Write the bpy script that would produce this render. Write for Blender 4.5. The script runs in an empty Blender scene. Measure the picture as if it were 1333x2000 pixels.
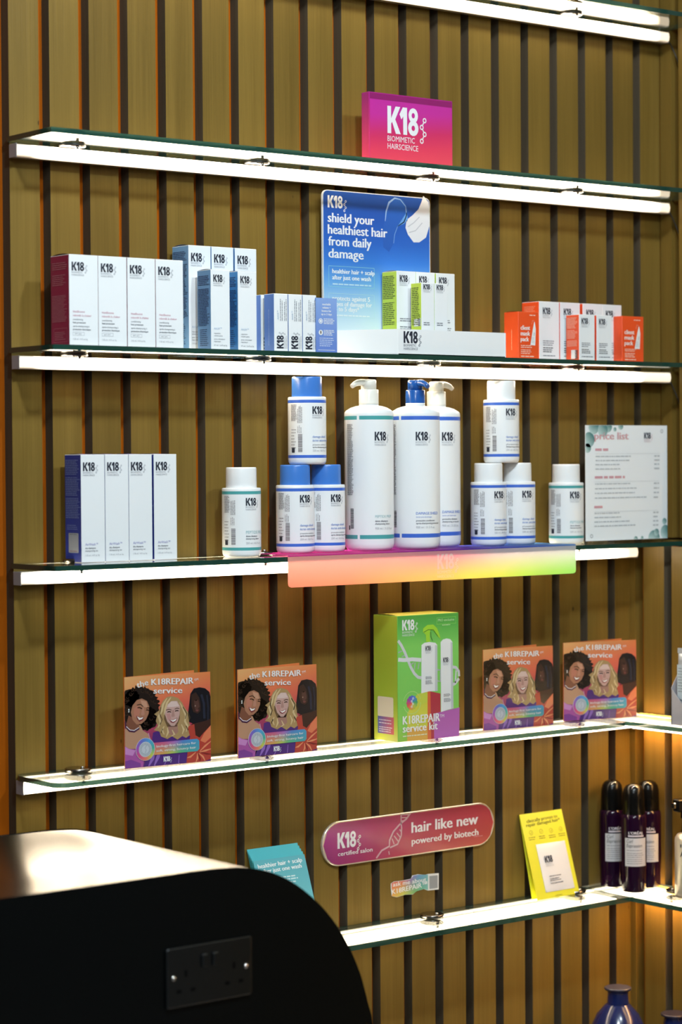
import bpy, bmesh, math, random
import numpy as np
from mathutils import Vector, Matrix

random.seed(7)
SC = bpy.context.scene
COL = SC.collection
R = math.radians

# ------------------------------------------------------------------ camera
cam_d = bpy.data.cameras.new('camera'); cam = bpy.data.objects.new('camera', cam_d); COL.objects.link(cam)
cam_d.sensor_fit = 'VERTICAL'; cam_d.sensor_height = 36.0; cam_d.sensor_width = 24.0
cam_d.lens = 4477.8 / 2000 * 36
right = Vector((0.78522642, -0.61917043, -0.00688879)); up = Vector((0.01968058, 0.01383611, 0.99971058)); back = right.cross(up)
cam.matrix_world = Matrix(((right.x, up.x, back.x, -1.72919553), (right.y, up.y, back.y, -2.98295136), (right.z, up.z, back.z, 1.45), (0, 0, 0, 1)))
cam_d.clip_start = 0.05
cam_d.dof.use_dof = True; cam_d.dof.focus_distance = 3.66; cam_d.dof.aperture_fstop = 3.6
SC.camera = cam

# ------------------------------------------------------------------ world, lights, exposure
w = bpy.data.worlds.new('world'); SC.world = w; w.use_nodes = True
bg = w.node_tree.nodes['Background']; bg.inputs[0].default_value = (0.80, 0.95, 1.0, 1); bg.inputs[1].default_value = 0.055
SC.view_settings.view_transform = 'Standard'; SC.view_settings.look = 'None'
SC.view_settings.exposure = 0.09; SC.view_settings.gamma = 1.0; SC.view_settings.use_curve_mapping = False

def downlight(x, y, z, tx, ty, tz, power, size, col=(0.85, 0.96, 1.0)):
    l = bpy.data.lights.new('ceiling_spot', 'AREA'); l.shape = 'DISK'; l.size = size; l.energy = power; l.color = col
    o = bpy.data.objects.new('ceiling_spot', l); COL.objects.link(o); o.location = (x, y, z)
    o.rotation_euler = (Vector((tx, ty, tz)) - Vector((x, y, z))).to_track_quat('-Z', 'Y').to_euler()
    return o
downlight(-0.42, -1.85, 2.82, 0.3, 0, 1.2, 29, 0.13)
downlight(0.40, -1.75, 2.82, 0.5, 0, 1.2, 18, 0.13)
downlight(-1.9, -3.4, 2.82, 0.4, 0, 1.2, 38, 0.7)
LED = 32.0                                     # strength of the shelf tubes
LED_COL = (1.0, 0.80, 0.56)

# ------------------------------------------------------------------ materials
def srgb(h):
    if isinstance(h, str):
        h = h.lstrip('#'); h = [int(h[i:i + 2], 16) / 255 for i in (0, 2, 4)]
    else:
        h = [c / 255 for c in h]
    return tuple(c / 12.92 if c <= 0.04045 else ((c + 0.055) / 1.055) ** 2.4 for c in h)
def mix(a, b, t): return tuple(x + (y - x) * t for x, y in zip(a, b))

MATS = {}
def mat(name, col, rough=0.5, metal=0.0, spec=0.5, coat=0.0, trans=0.0):
    if name in MATS: return MATS[name]
    m = bpy.data.materials.new(name); m.use_nodes = True
    b = m.node_tree.nodes['Principled BSDF']
    b.inputs['Base Color'].default_value = (*col, 1); b.inputs['Roughness'].default_value = rough
    b.inputs['Metallic'].default_value = metal; b.inputs['Specular IOR Level'].default_value = spec
    b.inputs['Coat Weight'].default_value = coat; b.inputs['Transmission Weight'].default_value = trans
    MATS[name] = m
    return m

def node_mat(name):
    m = bpy.data.materials.new(name); m.use_nodes = True; nt = m.node_tree
    for n in list(nt.nodes): nt.nodes.remove(n)
    out = nt.nodes.new('ShaderNodeOutputMaterial')
    MATS[name] = m
    return m, nt, out

def wood_mat(name, ca, cb, rough=0.42):
    m, nt, out = node_mat(name); N = nt.nodes.new; L = nt.links.new
    b = N('ShaderNodeBsdfPrincipled'); L(b.outputs[0], out.inputs[0]); b.inputs['Roughness'].default_value = rough
    b.inputs['Specular IOR Level'].default_value = 0.22
    geo = N('ShaderNodeNewGeometry'); tc = N('ShaderNodeTexCoord')
    off = N('ShaderNodeVectorMath'); off.operation = 'SCALE'; off.inputs[0].default_value = (7, 3, 11); L(geo.outputs['Random Per Island'], off.inputs['Scale'])
    ad = N('ShaderNodeVectorMath'); ad.operation = 'ADD'; L(tc.outputs['Object'], ad.inputs[0]); L(off.outputs[0], ad.inputs[1])
    mp = N('ShaderNodeMapping'); mp.inputs['Scale'].default_value = (420, 420, 7); L(ad.outputs[0], mp.inputs[0])
    n1 = N('ShaderNodeTexNoise'); n1.inputs['Scale'].default_value = 1.0; n1.inputs['Detail'].default_value = 4; L(mp.outputs[0], n1.inputs[0])
    mp2 = N('ShaderNodeMapping'); mp2.inputs['Scale'].default_value = (45, 45, 1.6); L(ad.outputs[0], mp2.inputs[0])
    n2 = N('ShaderNodeTexNoise'); n2.inputs['Scale'].default_value = 1.0; n2.inputs['Detail'].default_value = 3; L(mp2.outputs[0], n2.inputs[0])
    mr = N('ShaderNodeMapRange'); mr.inputs[1].default_value = 0.3; mr.inputs[2].default_value = 0.7; L(n1.outputs[0], mr.inputs[0])
    mr2 = N('ShaderNodeMapRange'); mr2.inputs[1].default_value = 0.3; mr2.inputs[2].default_value = 0.7; L(n2.outputs[0], mr2.inputs[0])
    a2 = N('ShaderNodeMath'); a2.operation = 'MULTIPLY_ADD'; L(mr.outputs[0], a2.inputs[0]); a2.inputs[1].default_value = 0.4
    m3 = N('ShaderNodeMath'); m3.operation = 'MULTIPLY'; L(mr2.outputs[0], m3.inputs[0]); m3.inputs[1].default_value = 0.6; L(m3.outputs[0], a2.inputs[2])
    cr = N('ShaderNodeMix'); cr.data_type = 'RGBA'; L(a2.outputs[0], cr.inputs[0]); cr.inputs[6].default_value = (*ca, 1); cr.inputs[7].default_value = (*cb, 1)
    # a little tone difference from slat to slat, and small dark knots
    hv = N('ShaderNodeHueSaturation'); L(cr.outputs[2], hv.inputs['Color'])
    v = N('ShaderNodeMapRange'); L(geo.outputs['Random Per Island'], v.inputs[0]); v.inputs[3].default_value = 0.86; v.inputs[4].default_value = 1.1; L(v.outputs[0], hv.inputs['Value'])
    vo = N('ShaderNodeTexVoronoi'); vo.inputs['Scale'].default_value = 1.0
    mp3 = N('ShaderNodeMapping'); mp3.inputs['Scale'].default_value = (11, 11, 6); L(ad.outputs[0], mp3.inputs[0]); L(mp3.outputs[0], vo.inputs[0])
    kn = N('ShaderNodeMapRange'); kn.inputs[1].default_value = 0.018; kn.inputs[2].default_value = 0.03; L(vo.outputs[0], kn.inputs[0]); kn.inputs[3].default_value = 0.25; kn.inputs[4].default_value = 1
    mk = N('ShaderNodeMix'); mk.data_type = 'RGBA'; mk.inputs[6].default_value = (0.02, 0.012, 0.006, 1); L(kn.outputs[0], mk.inputs[0]); L(hv.outputs[0], mk.inputs[7])
    L(mk.outputs[2], b.inputs['Base Color'])
    bp = N('ShaderNodeBump'); bp.inputs['Strength'].default_value = 0.12; bp.inputs['Distance'].default_value = 0.002; L(n1.outputs[0], bp.inputs['Height']); L(bp.outputs[0], b.inputs['Normal'])
    return m
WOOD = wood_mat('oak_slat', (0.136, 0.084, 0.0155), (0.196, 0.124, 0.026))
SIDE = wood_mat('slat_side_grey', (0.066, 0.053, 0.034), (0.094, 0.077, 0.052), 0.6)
BACKING = wood_mat('orange_backing', (0.28, 0.062, 0.0005), (0.38, 0.088, 0.001), 0.7)
BACKING.node_tree.nodes['Principled BSDF'].inputs['Specular IOR Level'].default_value = 0.1

def attr_mat(name, rough=0.45, coat=0.0, translucent=0.0, spec=0.5):
    m, nt, out = node_mat(name); N = nt.nodes.new; L = nt.links.new
    a = N('ShaderNodeAttribute'); a.attribute_name = 'ink'
    hs = N('ShaderNodeHueSaturation'); hs.inputs['Saturation'].default_value = 0.96; hs.inputs['Value'].default_value = 0.93; L(a.outputs['Color'], hs.inputs['Color'])
    b = N('ShaderNodeBsdfPrincipled'); L(hs.outputs[0], b.inputs['Base Color']); b.inputs['Roughness'].default_value = rough
    b.inputs['Coat Weight'].default_value = coat; b.inputs['Coat Roughness'].default_value = 0.08; b.inputs['Specular IOR Level'].default_value = spec
    if translucent:
        t = N('ShaderNodeBsdfTranslucent'); L(a.outputs['Color'], t.inputs['Color'])
        mx = N('ShaderNodeMixShader'); mx.inputs[0].default_value = translucent; L(b.outputs[0], mx.inputs[1]); L(t.outputs[0], mx.inputs[2]); L(mx.outputs[0], out.inputs[0])
    else:
        L(b.outputs[0], out.inputs[0])
    return m
INK = attr_mat('printed_ink', 0.45)
INK_GLOSS = attr_mat('printed_ink_gloss', 0.25, 0.3)
FLAP = attr_mat('translucent_rainbow_film', 0.35, 0.2, 0.62)

def led_mat():
    m, nt, out = node_mat('led_diffuser'); N = nt.nodes.new; L = nt.links.new
    a = N('ShaderNodeAttribute'); a.attribute_name = 'ink'
    e = N('ShaderNodeEmission'); L(a.outputs['Color'], e.inputs['Color']); e.inputs['Strength'].default_value = LED
    d = N('ShaderNodeBsdfDiffuse'); d.inputs['Color'].default_value = (0.75, 0.75, 0.75, 1)
    s = N('ShaderNodeAddShader'); L(e.outputs[0], s.inputs[0]); L(d.outputs[0], s.inputs[1]); L(s.outputs[0], out.inputs[0])
    return m
LEDM = led_mat()

def glass_mat(name, tint, refl_ior=1.5, refr=0.0):
    m, nt, out = node_mat(name); N = nt.nodes.new; L = nt.links.new
    t = N('ShaderNodeBsdfTransparent'); t.inputs[0].default_value = (*tint, 1)
    g = N('ShaderNodeBsdfGlossy'); g.inputs['Roughness'].default_value = 0.02; g.inputs['Color'].default_value = (1, 1, 1, 1)
    f = N('ShaderNodeFresnel'); f.inputs[0].default_value = refl_ior
    geo = N('ShaderNodeNewGeometry'); q = N('ShaderNodeMapRange'); q.inputs[3].default_value = refl_ior; q.inputs[4].default_value = 1 / refl_ior; L(geo.outputs['Backfacing'], q.inputs[0]); L(q.outputs[0], f.inputs[0])
    rf = N('ShaderNodeBsdfRefraction'); rf.inputs['IOR'].default_value = refl_ior; rf.inputs['Roughness'].default_value = 0.0; rf.inputs['Color'].default_value = (*tint, 1)
    h = N('ShaderNodeMixShader'); h.inputs[0].default_value = refr; L(t.outputs[0], h.inputs[1]); L(rf.outputs[0], h.inputs[2])
    x = N('ShaderNodeMixShader'); L(f.outputs[0], x.inputs[0]); L(h.outputs[0], x.inputs[1]); L(g.outputs[0], x.inputs[2]); L(x.outputs[0], out.inputs[0])
    return m
GLASS = glass_mat('clear_glass', (0.93, 0.97, 0.95), refr=0.30)
def edge_mat():
    m, nt, out = node_mat('green_glass_edge'); N = nt.nodes.new; L = nt.links.new
    t = N('ShaderNodeBsdfTransparent'); t.inputs[0].default_value = (0.10, 0.22, 0.17, 1)
    b = N('ShaderNodeBsdfPrincipled'); b.inputs['Base Color'].default_value = (0.012, 0.05, 0.038, 1); b.inputs['Roughness'].default_value = 0.08
    x = N('ShaderNodeMixShader'); x.inputs[0].default_value = 0.94; L(t.outputs[0], x.inputs[1]); L(b.outputs[0], x.inputs[2]); L(x.outputs[0], out.inputs[0])
    return m
GEDGE = edge_mat()

WHITE = mat('white_carton', (0.79, 0.82, 0.85), 0.42)
WPLAST = mat('white_plastic', (0.84, 0.86, 0.88), 0.28)
CREAM = mat('warm_white_plastic', (0.80, 0.78, 0.72), 0.28)
BLUEP = mat('blue_plastic', (0.055, 0.20, 0.62), 0.28)
DBLUEP = mat('deep_blue_plastic', (0.015, 0.09, 0.36), 0.2)
ALU = mat('aluminium', (0.62, 0.62, 0.64), 0.35, 1.0)
CHROME = mat('chrome', (0.75, 0.74, 0.72), 0.12, 1.0)
DARKMET = mat('dark_metal', (0.10, 0.10, 0.10), 0.3, 0.8)
BLACKG = mat('black_gloss_laminate', (0.0018, 0.0024, 0.0026), 0.26, 0, 0.35)
BLACKP = mat('black_plastic', (0.003, 0.003, 0.003), 0.22, 0, 0.25)
NICKEL = mat('black_nickel', (0.12, 0.13, 0.14), 0.25, 1.0)
BLACKRUB = mat('black_cable', (0.01, 0.01, 0.01), 0.5)
PLASTER = mat('white_plaster', (0.6, 0.6, 0.58), 0.8)
FLOORM = mat('grey_floor_tile', (0.16, 0.15, 0.14), 0.35)
PURPLE = mat('dark_purple_plastic', (0.011, 0.0015, 0.013), 0.12, 0, 0.4)
NAVYG = mat('navy_gloss_plastic', (0.006, 0.013, 0.085), 0.2, 0, 0.5, 0.3)
NAVYCAP = mat('navy_cap', (0.022, 0.020, 0.04), 0.35)
SILVERT = mat('silver_tube', (0.50, 0.55, 0.62), 0.35, 0.4)
GREYCARD = mat('lilac_grey_card', (0.40, 0.38, 0.41), 0.55)
CHAMP = mat('pale_champagne_metal', (0.62, 0.55, 0.46), 0.3, 0.5)

# ------------------------------------------------------------------ mesh builder
class MB:
    """collects faces and links them as ONE mesh object"""
    def __init__(s): s.v = []; s.f = []; s.m = []; s.c = []; s.sm = []; s.mats = []
    def mi(s, m):
        if m not in s.mats: s.mats.append(m)
        return s.mats.index(m)
    def face(s, pts, m, col=(1, 1, 1), smooth=False):
        n = len(s.v); s.v += [tuple(p) for p in pts]; s.f.append(list(range(n, n + len(pts)))); s.m.append(s.mi(m)); s.sm.append(smooth)
        s.c.append(col if isinstance(col[0], (tuple, list)) else [col] * len(pts))
    def grid(s, rows, m, closed=False, smooth=True, cols=None):
        n = len(s.v); k = len(rows[0])
        for r in rows: s.v += [tuple(p) for p in r]
        for i in range(len(rows) - 1):
            for j in range(k if closed else k - 1):
                q = (j + 1) % k
                s.f.append([n + i * k + j, n + i * k + q, n + (i + 1) * k + q, n + (i + 1) * k + j])
                s.m.append(s.mi(m[i] if isinstance(m, list) else m)); s.sm.append(smooth)
                if cols: s.c.append([cols[i][j], cols[i][q], cols[i + 1][q], cols[i + 1][j]])
                else: s.c.append([(1, 1, 1)] * 4)
    def box(s, x0, x1, y0, y1, z0, z1, m, col=(1, 1, 1), **fm):
        """fm: left right front back top bottom materials"""
        P = lambda *a: a
        s.face([P(x0, y0, z0), P(x1, y0, z0), P(x1, y0, z1), P(x0, y0, z1)], fm.get('front', m), col)
        s.face([P(x1, y1, z0), P(x0, y1, z0), P(x0, y1, z1), P(x1, y1, z1)], fm.get('back', m), col)
        s.face([P(x0, y1, z0), P(x0, y0, z0), P(x0, y0, z1), P(x0, y1, z1)], fm.get('left', m), col)
        s.face([P(x1, y0, z0), P(x1, y1, z0), P(x1, y1, z1), P(x1, y0, z1)], fm.get('right', m), col)
        s.face([P(x0, y0, z1), P(x1, y0, z1), P(x1, y1, z1), P(x0, y1, z1)], fm.get('top', m), col)
        s.face([P(x0, y1, z0), P(x1, y1, z0), P(x1, y0, z0), P(x0, y0, z0)], fm.get('bottom', m), col)
    def prism(s, poly, f0, f1, m, side=None, col=(1, 1, 1), smooth=False):
        """poly: 2D points CCW; f0/f1 map a 2D point to the near and far 3D point"""
        a = [f0(*p) for p in poly]; b = [f1(*p) for p in poly]; k = len(poly)
        s.face(a, m, col); s.face(b[::-1], m, col)
        for i in range(k):
            j = (i + 1) % k
            s.face([a[j], a[i], b[i], b[j]], side or m, col, smooth)
    def lathe(s, prof, m, c=(0, 0, 0), seg=40, cap=True, smooth=True):
        """prof: (r,z) upward; m: material or one per segment"""
        rows = []
        for r, z in prof:
            rows.append([(c[0] + r * math.cos(2 * math.pi * i / seg), c[1] + r * math.sin(2 * math.pi * i / seg), c[2] + z) for i in range(seg)])
        s.grid(rows, m, True, smooth)
        if cap:
            m0 = m[0] if isinstance(m, list) else m; m1 = m[-1] if isinstance(m, list) else m
            s.face(rows[0][::-1], m0); s.face(rows[-1], m1)
    def tube(s, pts, rad, m, seg=10, smooth=True):
        pts = [Vector(p) for p in pts]; rows = []; up = None
        rad = rad if isinstance(rad, (list, tuple)) else [rad] * len(pts)
        for i, p in enumerate(pts):
            t = (pts[min(i + 1, len(pts) - 1)] - pts[max(i - 1, 0)]).normalized()
            if up is None: up = Vector((0, 0, 1)) if abs(t.z) < 0.9 else Vector((1, 0, 0))
            a = t.cross(up).normalized(); b = a.cross(t).normalized(); up = b
            rows.append([p + rad[i] * (a * math.cos(2 * math.pi * k / seg) + b * math.sin(2 * math.pi * k / seg)) for k in range(seg)])
        s.grid(rows, m, True, smooth); s.face(rows[0][::-1], m); s.face(rows[-1], m)
    def build(s, name, parent=None, bevel=0, loc=None, weld=True, bseg=1):
        me = bpy.data.meshes.new(name); me.from_pydata(s.v, [], s.f)
        for m in s.mats: me.materials.append(m)
        me.polygons.foreach_set('material_index', s.m); me.polygons.foreach_set('use_smooth', s.sm)
        at = me.color_attributes.new('ink', 'FLOAT_COLOR', 'CORNER')
        flat = []
        for cs in s.c:
            for c in cs: flat += [c[0], c[1], c[2], 1.0]
        at.data.foreach_set('color', flat)
        if weld or bevel:
            bm = bmesh.new(); bm.from_mesh(me)
            if weld: bmesh.ops.remove_doubles(bm, verts=bm.verts, dist=1e-6)
            if bevel:
                es = [e for e in bm.edges if len(e.link_faces) == 2 and e.calc_face_angle(0) > R(40)]
                bmesh.ops.bevel(bm, geom=es, offset=bevel, segments=bseg, affect='EDGES', profile=0.5, clamp_overlap=True)
            bm.to_mesh(me); bm.free()
        me.update()
        o = bpy.data.objects.new(name, me); COL.objects.link(o)
        if parent: o.parent = parent
        if loc: o.location = loc
        return o

def thing(name, label, cat, loc=(0, 0, 0), rz=0.0, group=None):
    o = bpy.data.objects.new(name, None); COL.objects.link(o); o.empty_display_size = 0.02
    o.location = loc; o.rotation_euler = (0, 0, rz); return tag(o, label, cat, group)
def tag(o, label, cat, group=None):
    o['label'] = label; o['category'] = cat
    if group: o['group'] = group
    return o
def structure(o, label=None):
    o['kind'] = 'structure'
    if label: o['label'] = label
    return o
KIDS = {}
def dup(root, label, loc, rz=None):
    r = root.copy(); COL.objects.link(r); r.location = loc; r['label'] = label
    if rz is not None: r.rotation_euler = (0, 0, rz)
    for ch in [o for o in bpy.data.objects if o.parent == root]:
        c = ch.copy(); COL.objects.link(c); c.parent = r
        for g in [o for o in bpy.data.objects if o.parent == ch]:
            d = g.copy(); COL.objects.link(d); d.parent = c
    return r

# ------------------------------------------------------------------ lettering
_tc = {}
def glyphs(txt, bold=0.0, shear=0.0):
    """text as flat 2D verts/faces, cap height 1, starting at x=0"""
    k = (txt, bold, shear)
    if k in _tc: return _tc[k]
    cu = bpy.data.curves.new('lettering', 'FONT'); cu.body = txt; cu.resolution_u = 2; cu.offset = bold; cu.shear = shear
    cu.space_character = 1.0 + bold * 0.8
    o = bpy.data.objects.new('lettering', cu); COL.objects.link(o)
    dg = bpy.context.evaluated_depsgraph_get(); me = bpy.data.meshes.new_from_object(o.evaluated_get(dg))
    v = np.array([x.co[:2] for x in me.vertices]) if len(me.vertices) else np.zeros((0, 2))
    f = [list(p.vertices) for p in me.polygons]
    bpy.data.objects.remove(o); bpy.data.curves.remove(cu); bpy.data.meshes.remove(me)
    if txt != 'H':
        hh = glyphs('H', 0.0)[3]
    else:
        hh = v[:, 1].max() - v[:, 1].min()
    if len(v):
        v = v / (hh if txt != 'H' else 1.0); v[:, 0] -= v[:, 0].min()
    _tc[k] = (v, f, (v[:, 0].max() if len(v) else 0), hh)
    return _tc[k]

class Print:
    """flat artwork laid on a surface: map(u,v,e) gives the point e above the sheet"""
    def __init__(s, mp, m=INK): s.b = MB(); s.mp = mp; s.m = m; s.e0 = 0.00025; s.sx = None
    def e(s, lay): return s.e0 + lay * 0.00009
    def poly(s, pts, col, lay=0):
        s.b.face([s.mp(u, v, s.e(lay)) for u, v in pts], s.m, col)
    def rect(s, u0, v0, u1, v1, col, lay=0, n=1):
        for i in range(n):
            a = u0 + (u1 - u0) * i / n; b = u0 + (u1 - u0) * (i + 1) / n
            s.poly([(a, v0), (b, v0), (b, v1), (a, v1)], col, lay)
    def gradient(s, u0, v0, u1, v1, fn, nu=12, nv=12, lay=0):
        """fn(s,t) colour, s,t in 0..1 (t up)"""
        rows = []; cols = []
        for j in range(nv + 1):
            t = j / nv; rows.append([s.mp(u0 + (u1 - u0) * i / nu, v0 + (v1 - v0) * t, s.e(lay)) for i in range(nu + 1)])
            cols.append([fn(i / nu, t) for i in range(nu + 1)])
        s.b.grid(rows, s.m, False, False, cols)
    def ellipse(s, u, v, ru, rv, col, lay=0, n=28, rot=0.0):
        c, d = math.cos(rot), math.sin(rot)
        s.poly([(u + ru * math.cos(t) * c - rv * math.sin(t) * d, v + ru * math.cos(t) * d + rv * math.sin(t) * c) for t in [2 * math.pi * i / n for i in range(n)]], col, lay)
    def ring(s, u, v, ro, ri, col, lay=0, n=20, ry=None, riy=None, fn=None):
        ry = ry or ro; riy = riy or ri
        for i in range(n):
            a, b = 2 * math.pi * i / n, 2 * math.pi * (i + 1) / n
            s.poly([(u + ro * math.cos(a), v + ry * math.sin(a)), (u + ro * math.cos(b), v + ry * math.sin(b)), (u + ri * math.cos(b), v + riy * math.sin(b)), (u + ri * math.cos(a), v + riy * math.sin(a))], fn(i / n) if fn else col, lay)
    def line(s, pts, wd, col, lay=0):
        """ribbon along pts; wd number or list"""
        n = len(pts); L = []; Rr = []
        for i, p in enumerate(pts):
            a = pts[max(i - 1, 0)]; b = pts[min(i + 1, n - 1)]; dx, dy = b[0] - a[0], b[1] - a[1]; q = math.hypot(dx, dy) or 1
            ww = (wd[i] if isinstance(wd, (list, tuple)) else wd) / 2
            L.append((p[0] - dy / q * ww, p[1] + dx / q * ww)); Rr.append((p[0] + dy / q * ww, p[1] - dx / q * ww))
        for i in range(n - 1): s.poly([Rr[i], Rr[i + 1], L[i + 1], L[i]], col, lay)
    def text(s, txt, u, v, h, col, width=None, align='L', bold=0.0, shear=0.0, rot=0.0, lay=2, fn=None):
        vs, fs, wd, _ = glyphs(txt, 0.0, shear); k = h
        kx = (width / wd) if width else h * 0.92
        ox = {'L': 0, 'C': -wd * kx / 2, 'R': -wd * kx}[align]; c, d = math.cos(rot), math.sin(rot)
        P = []
        for sh_ in ((-.045, .045, 0) if bold >= .008 else (0,)):
          P = []
          for x, y in vs:
            X, Y = x * kx + ox + sh_ * h * (1 if bold >= .012 else .6), y * k
            if fn: X, Y = fn(X, Y)
            P.append((u + X * c - Y * d, v + X * d + Y * c))
          n = len(s.b.v); s.b.v += [tuple(s.mp(a, b, s.e(lay + (sh_ > 0) * .33 + (sh_ == 0) * .66))) for a, b in P]
          mi = s.b.mi(s.m)
          for f in fs:
            s.b.f.append([n + i for i in f]); s.b.m.append(mi); s.b.sm.append(False); s.b.c.append([col] * len(f))
    def dashes(s, u0, v0, wd, h, col, lay=2, rng=None, rot=0.0, fill=1.0, ragged=0.25):
        """one row of unreadably small printing: word-length strokes"""
        rng = rng or random; x = 0; end = wd * (1 - ragged * rng.random()); c, d = math.cos(rot), math.sin(rot)
        while x < end - h:
            l = min(h * rng.uniform(1.5, 6), end - x)
            q = [(x, 0), (x + l, 0), (x + l, h), (x, h)]
            s.poly([(u0 + a * c - b * d, v0 + a * d + b * c) for a, b in q], col, lay); x += l + h * 0.7
    def para(s, u0, v1, wd, v0, pitch, h, col, lay=2, ragged=0.25):
        v = v1
        while v > v0: s.dashes(u0, v, wd, h, col, lay, ragged=ragged); v -= pitch
    def logo(s, u, v, h, col, col2=None, rot=0.0, words=True, mol=True, lay=2, kx=1.0):
        """the K18 mark: cap height h, lower left corner at u,v"""
        col2 = col2 or col; c, d = math.cos(rot), math.sin(rot)
        kx *= .96; T = lambda x, y: (u + x * h * kx * c - y * h * d, v + x * h * kx * d + y * h * c)
        for p in ([(0, 0), (.19, 0), (.19, .36), (.235, .43), (.43, 0), (.68, 0), (.40, .53), (.66, 1), (.42, 1), (.19, .56), (.19, 1), (0, 1)],
                  [(.81, 0), (1.01, 0), (1.01, 1), (.79, 1), (.62, .73), (.72, .55), (.81, .67)]):
            s.poly([T(*q) for q in p], col, lay)
        for k, (cy, ro, ry, ri, riy) in enumerate(((.27, .27, .285, .09, .10), (.735, .245, .275, .085, .10))):
            n = 18
            for i in range(n):
                a, b = 2 * math.pi * i / n, 2 * math.pi * (i + 1) / n
                s.poly([T(1.33 + ro * math.cos(a), cy + ry * math.sin(a)), T(1.33 + ro * math.cos(b), cy + ry * math.sin(b)), T(1.33 + ri * math.cos(b), cy + riy * math.sin(b)), T(1.33 + ri * math.cos(a), cy + riy * math.sin(a))], col, lay + k)
        if mol:
            ps = [(1.92, .60), (1.77, .34), (1.92, .09), (1.77, -.17)]
            for (x, y) in ps:
                for i in range(10):
                    a, b = 2 * math.pi * i / 10, 2 * math.pi * (i + 1) / 10
                    s.poly([T(x + .10 * math.cos(a), y + .10 * math.sin(a)), T(x + .10 * math.cos(b), y + .10 * math.sin(b)), T(x + .055 * math.cos(b), y + .055 * math.sin(b)), T(x + .055 * math.cos(a), y + .055 * math.sin(a))], col2, lay)
            for (a, b) in zip(ps, ps[1:]):
                dx, dy = b[0] - a[0], b[1] - a[1]; q = math.hypot(dx, dy); ex, ey = dx / q * .1, dy / q * .1; nx, ny = -dy / q * .022, dx / q * .022
                s.poly([T(a[0] + ex - nx, a[1] + ey - ny), T(b[0] - ex - nx, b[1] - ey - ny), T(b[0] - ex + nx, b[1] - ey + ny), T(a[0] + ex + nx, a[1] + ey + ny)], col2, lay)
        if words:
            for t, y, wd in (('BIOMIMETIC', -.29, 1.40), ('HAIRSCIENCE', -.57, 1.58)):
                p = T(0, y); s.text(t, p[0], p[1], .20 * h, col2, wd * h * kx, rot=rot, lay=lay)
    def build(s, name, parent): return s.b.build(name, parent, weld=False)

def plane_map(o, ax, ay, n):
    o, ax, ay, n = map(Vector, (o, ax, ay, n))
    return lambda u, v, e: o + ax * u + ay * v + n * e
def front_map(w, d): return plane_map((-w / 2, -d / 2, 0), (1, 0, 0), (0, 0, 1), (0, -1, 0))
def left_map(w, d): return plane_map((-w / 2, d / 2, 0), (0, -1, 0), (0, 0, 1), (-1, 0, 0))
def cyl_map(r): return lambda u, v, e: ((r + e) * math.sin(u / r), -(r + e) * math.cos(u / r), v)
class Homo:
    """artwork traced in its own flat coordinates: corners TL TR BR BL -> W x H sheet"""
    def __init__(s, cs, W, H):
        A = []; b = []
        for (x, y), (X, Y) in zip(cs, ((0, H), (W, H), (W, 0), (0, 0))):
            A.append([x, y, 1, 0, 0, 0, -X * x, -X * y]); b.append(X); A.append([0, 0, 0, x, y, 1, -Y * x, -Y * y]); b.append(Y)
        s.h = np.linalg.solve(np.array(A, float), np.array(b, float))
    def __call__(s, x, y):
        h = s.h; q = h[6] * x + h[7] * y + 1
        return ((h[0] * x + h[1] * y + h[2]) / q, (h[3] * x + h[4] * y + h[5]) / q)
    def pts(s, l): return [s(*p) for p in l]

INKD = srgb('#2a2f3e'); INKG = srgb('#a9adb6'); INKM = srgb('#737783'); WHT = (0.82, 0.84, 0.86)

# ================================================================== THE ROOM
Z = {1: 2.24475, 2: 1.93085, 3: 1.61850, 4: 1.29834, 5: 0.98320, 6: 0.67295, 7: 0.363}
XC, XU = 1.2971, 1.3824                 # right wall below / above the pump bottle shelf
GD = 0.130                              # depth of the glass
PIT, SW, SDEP = 0.07, 0.0514, 0.0215

b = MB()
b.box(-1.6, 1.62, SDEP, SDEP + 0.06, 0, 2.9, BACKING)
for i in range(0, 20):
    x0 = i * PIT
    if x0 > XU: break
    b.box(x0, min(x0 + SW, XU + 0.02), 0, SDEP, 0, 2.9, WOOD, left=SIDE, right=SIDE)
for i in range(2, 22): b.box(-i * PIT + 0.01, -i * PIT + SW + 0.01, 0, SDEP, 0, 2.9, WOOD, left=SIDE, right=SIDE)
structure(b.build('wall_back', bevel=0.0006, weld=False), 'wall of vertical oak slats over an orange backing')

b = MB()
zl = Z[4] - 0.010
b.box(XC + SDEP, XC + 0.30, -2.4, 0.0, 0, zl, BACKING, top=BLACKP)
b.box(XC, XC + SDEP, -0.0140, -0.0005, 0, zl, WOOD, top=BLACKP)
yy = -0.03634
while yy > -2.3:
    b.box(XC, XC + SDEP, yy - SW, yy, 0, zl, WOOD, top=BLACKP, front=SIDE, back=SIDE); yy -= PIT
structure(b.build('wall_right', bevel=0.0006, weld=False), 'lower right return wall of oak slats')
b = MB()
b.box(XU + SDEP, XU + 0.2, -2.4, 0.0, Z[4] + 0.002, 2.9, BACKING)
b.box(XU, XU + SDEP, -0.0285, -0.0005, Z[4] + 0.002, 2.9, WOOD)
yy = -0.0470
while yy > -2.3:
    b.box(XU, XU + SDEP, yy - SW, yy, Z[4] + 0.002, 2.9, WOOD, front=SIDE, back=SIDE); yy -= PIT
structure(b.build('wall_right', bevel=0.0006, weld=False), 'upper right wall of oak slats, set back from the part below')
b = MB(); b.box(-3.6, 1.62, -4.6, 0.09, -0.1, 0, FLOORM); structure(b.build('floor'))
b = MB(); b.box(-3.6, 1.62, -4.6, 0.09, 2.9, 3.0, PLASTER); structure(b.build('ceiling'))

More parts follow.
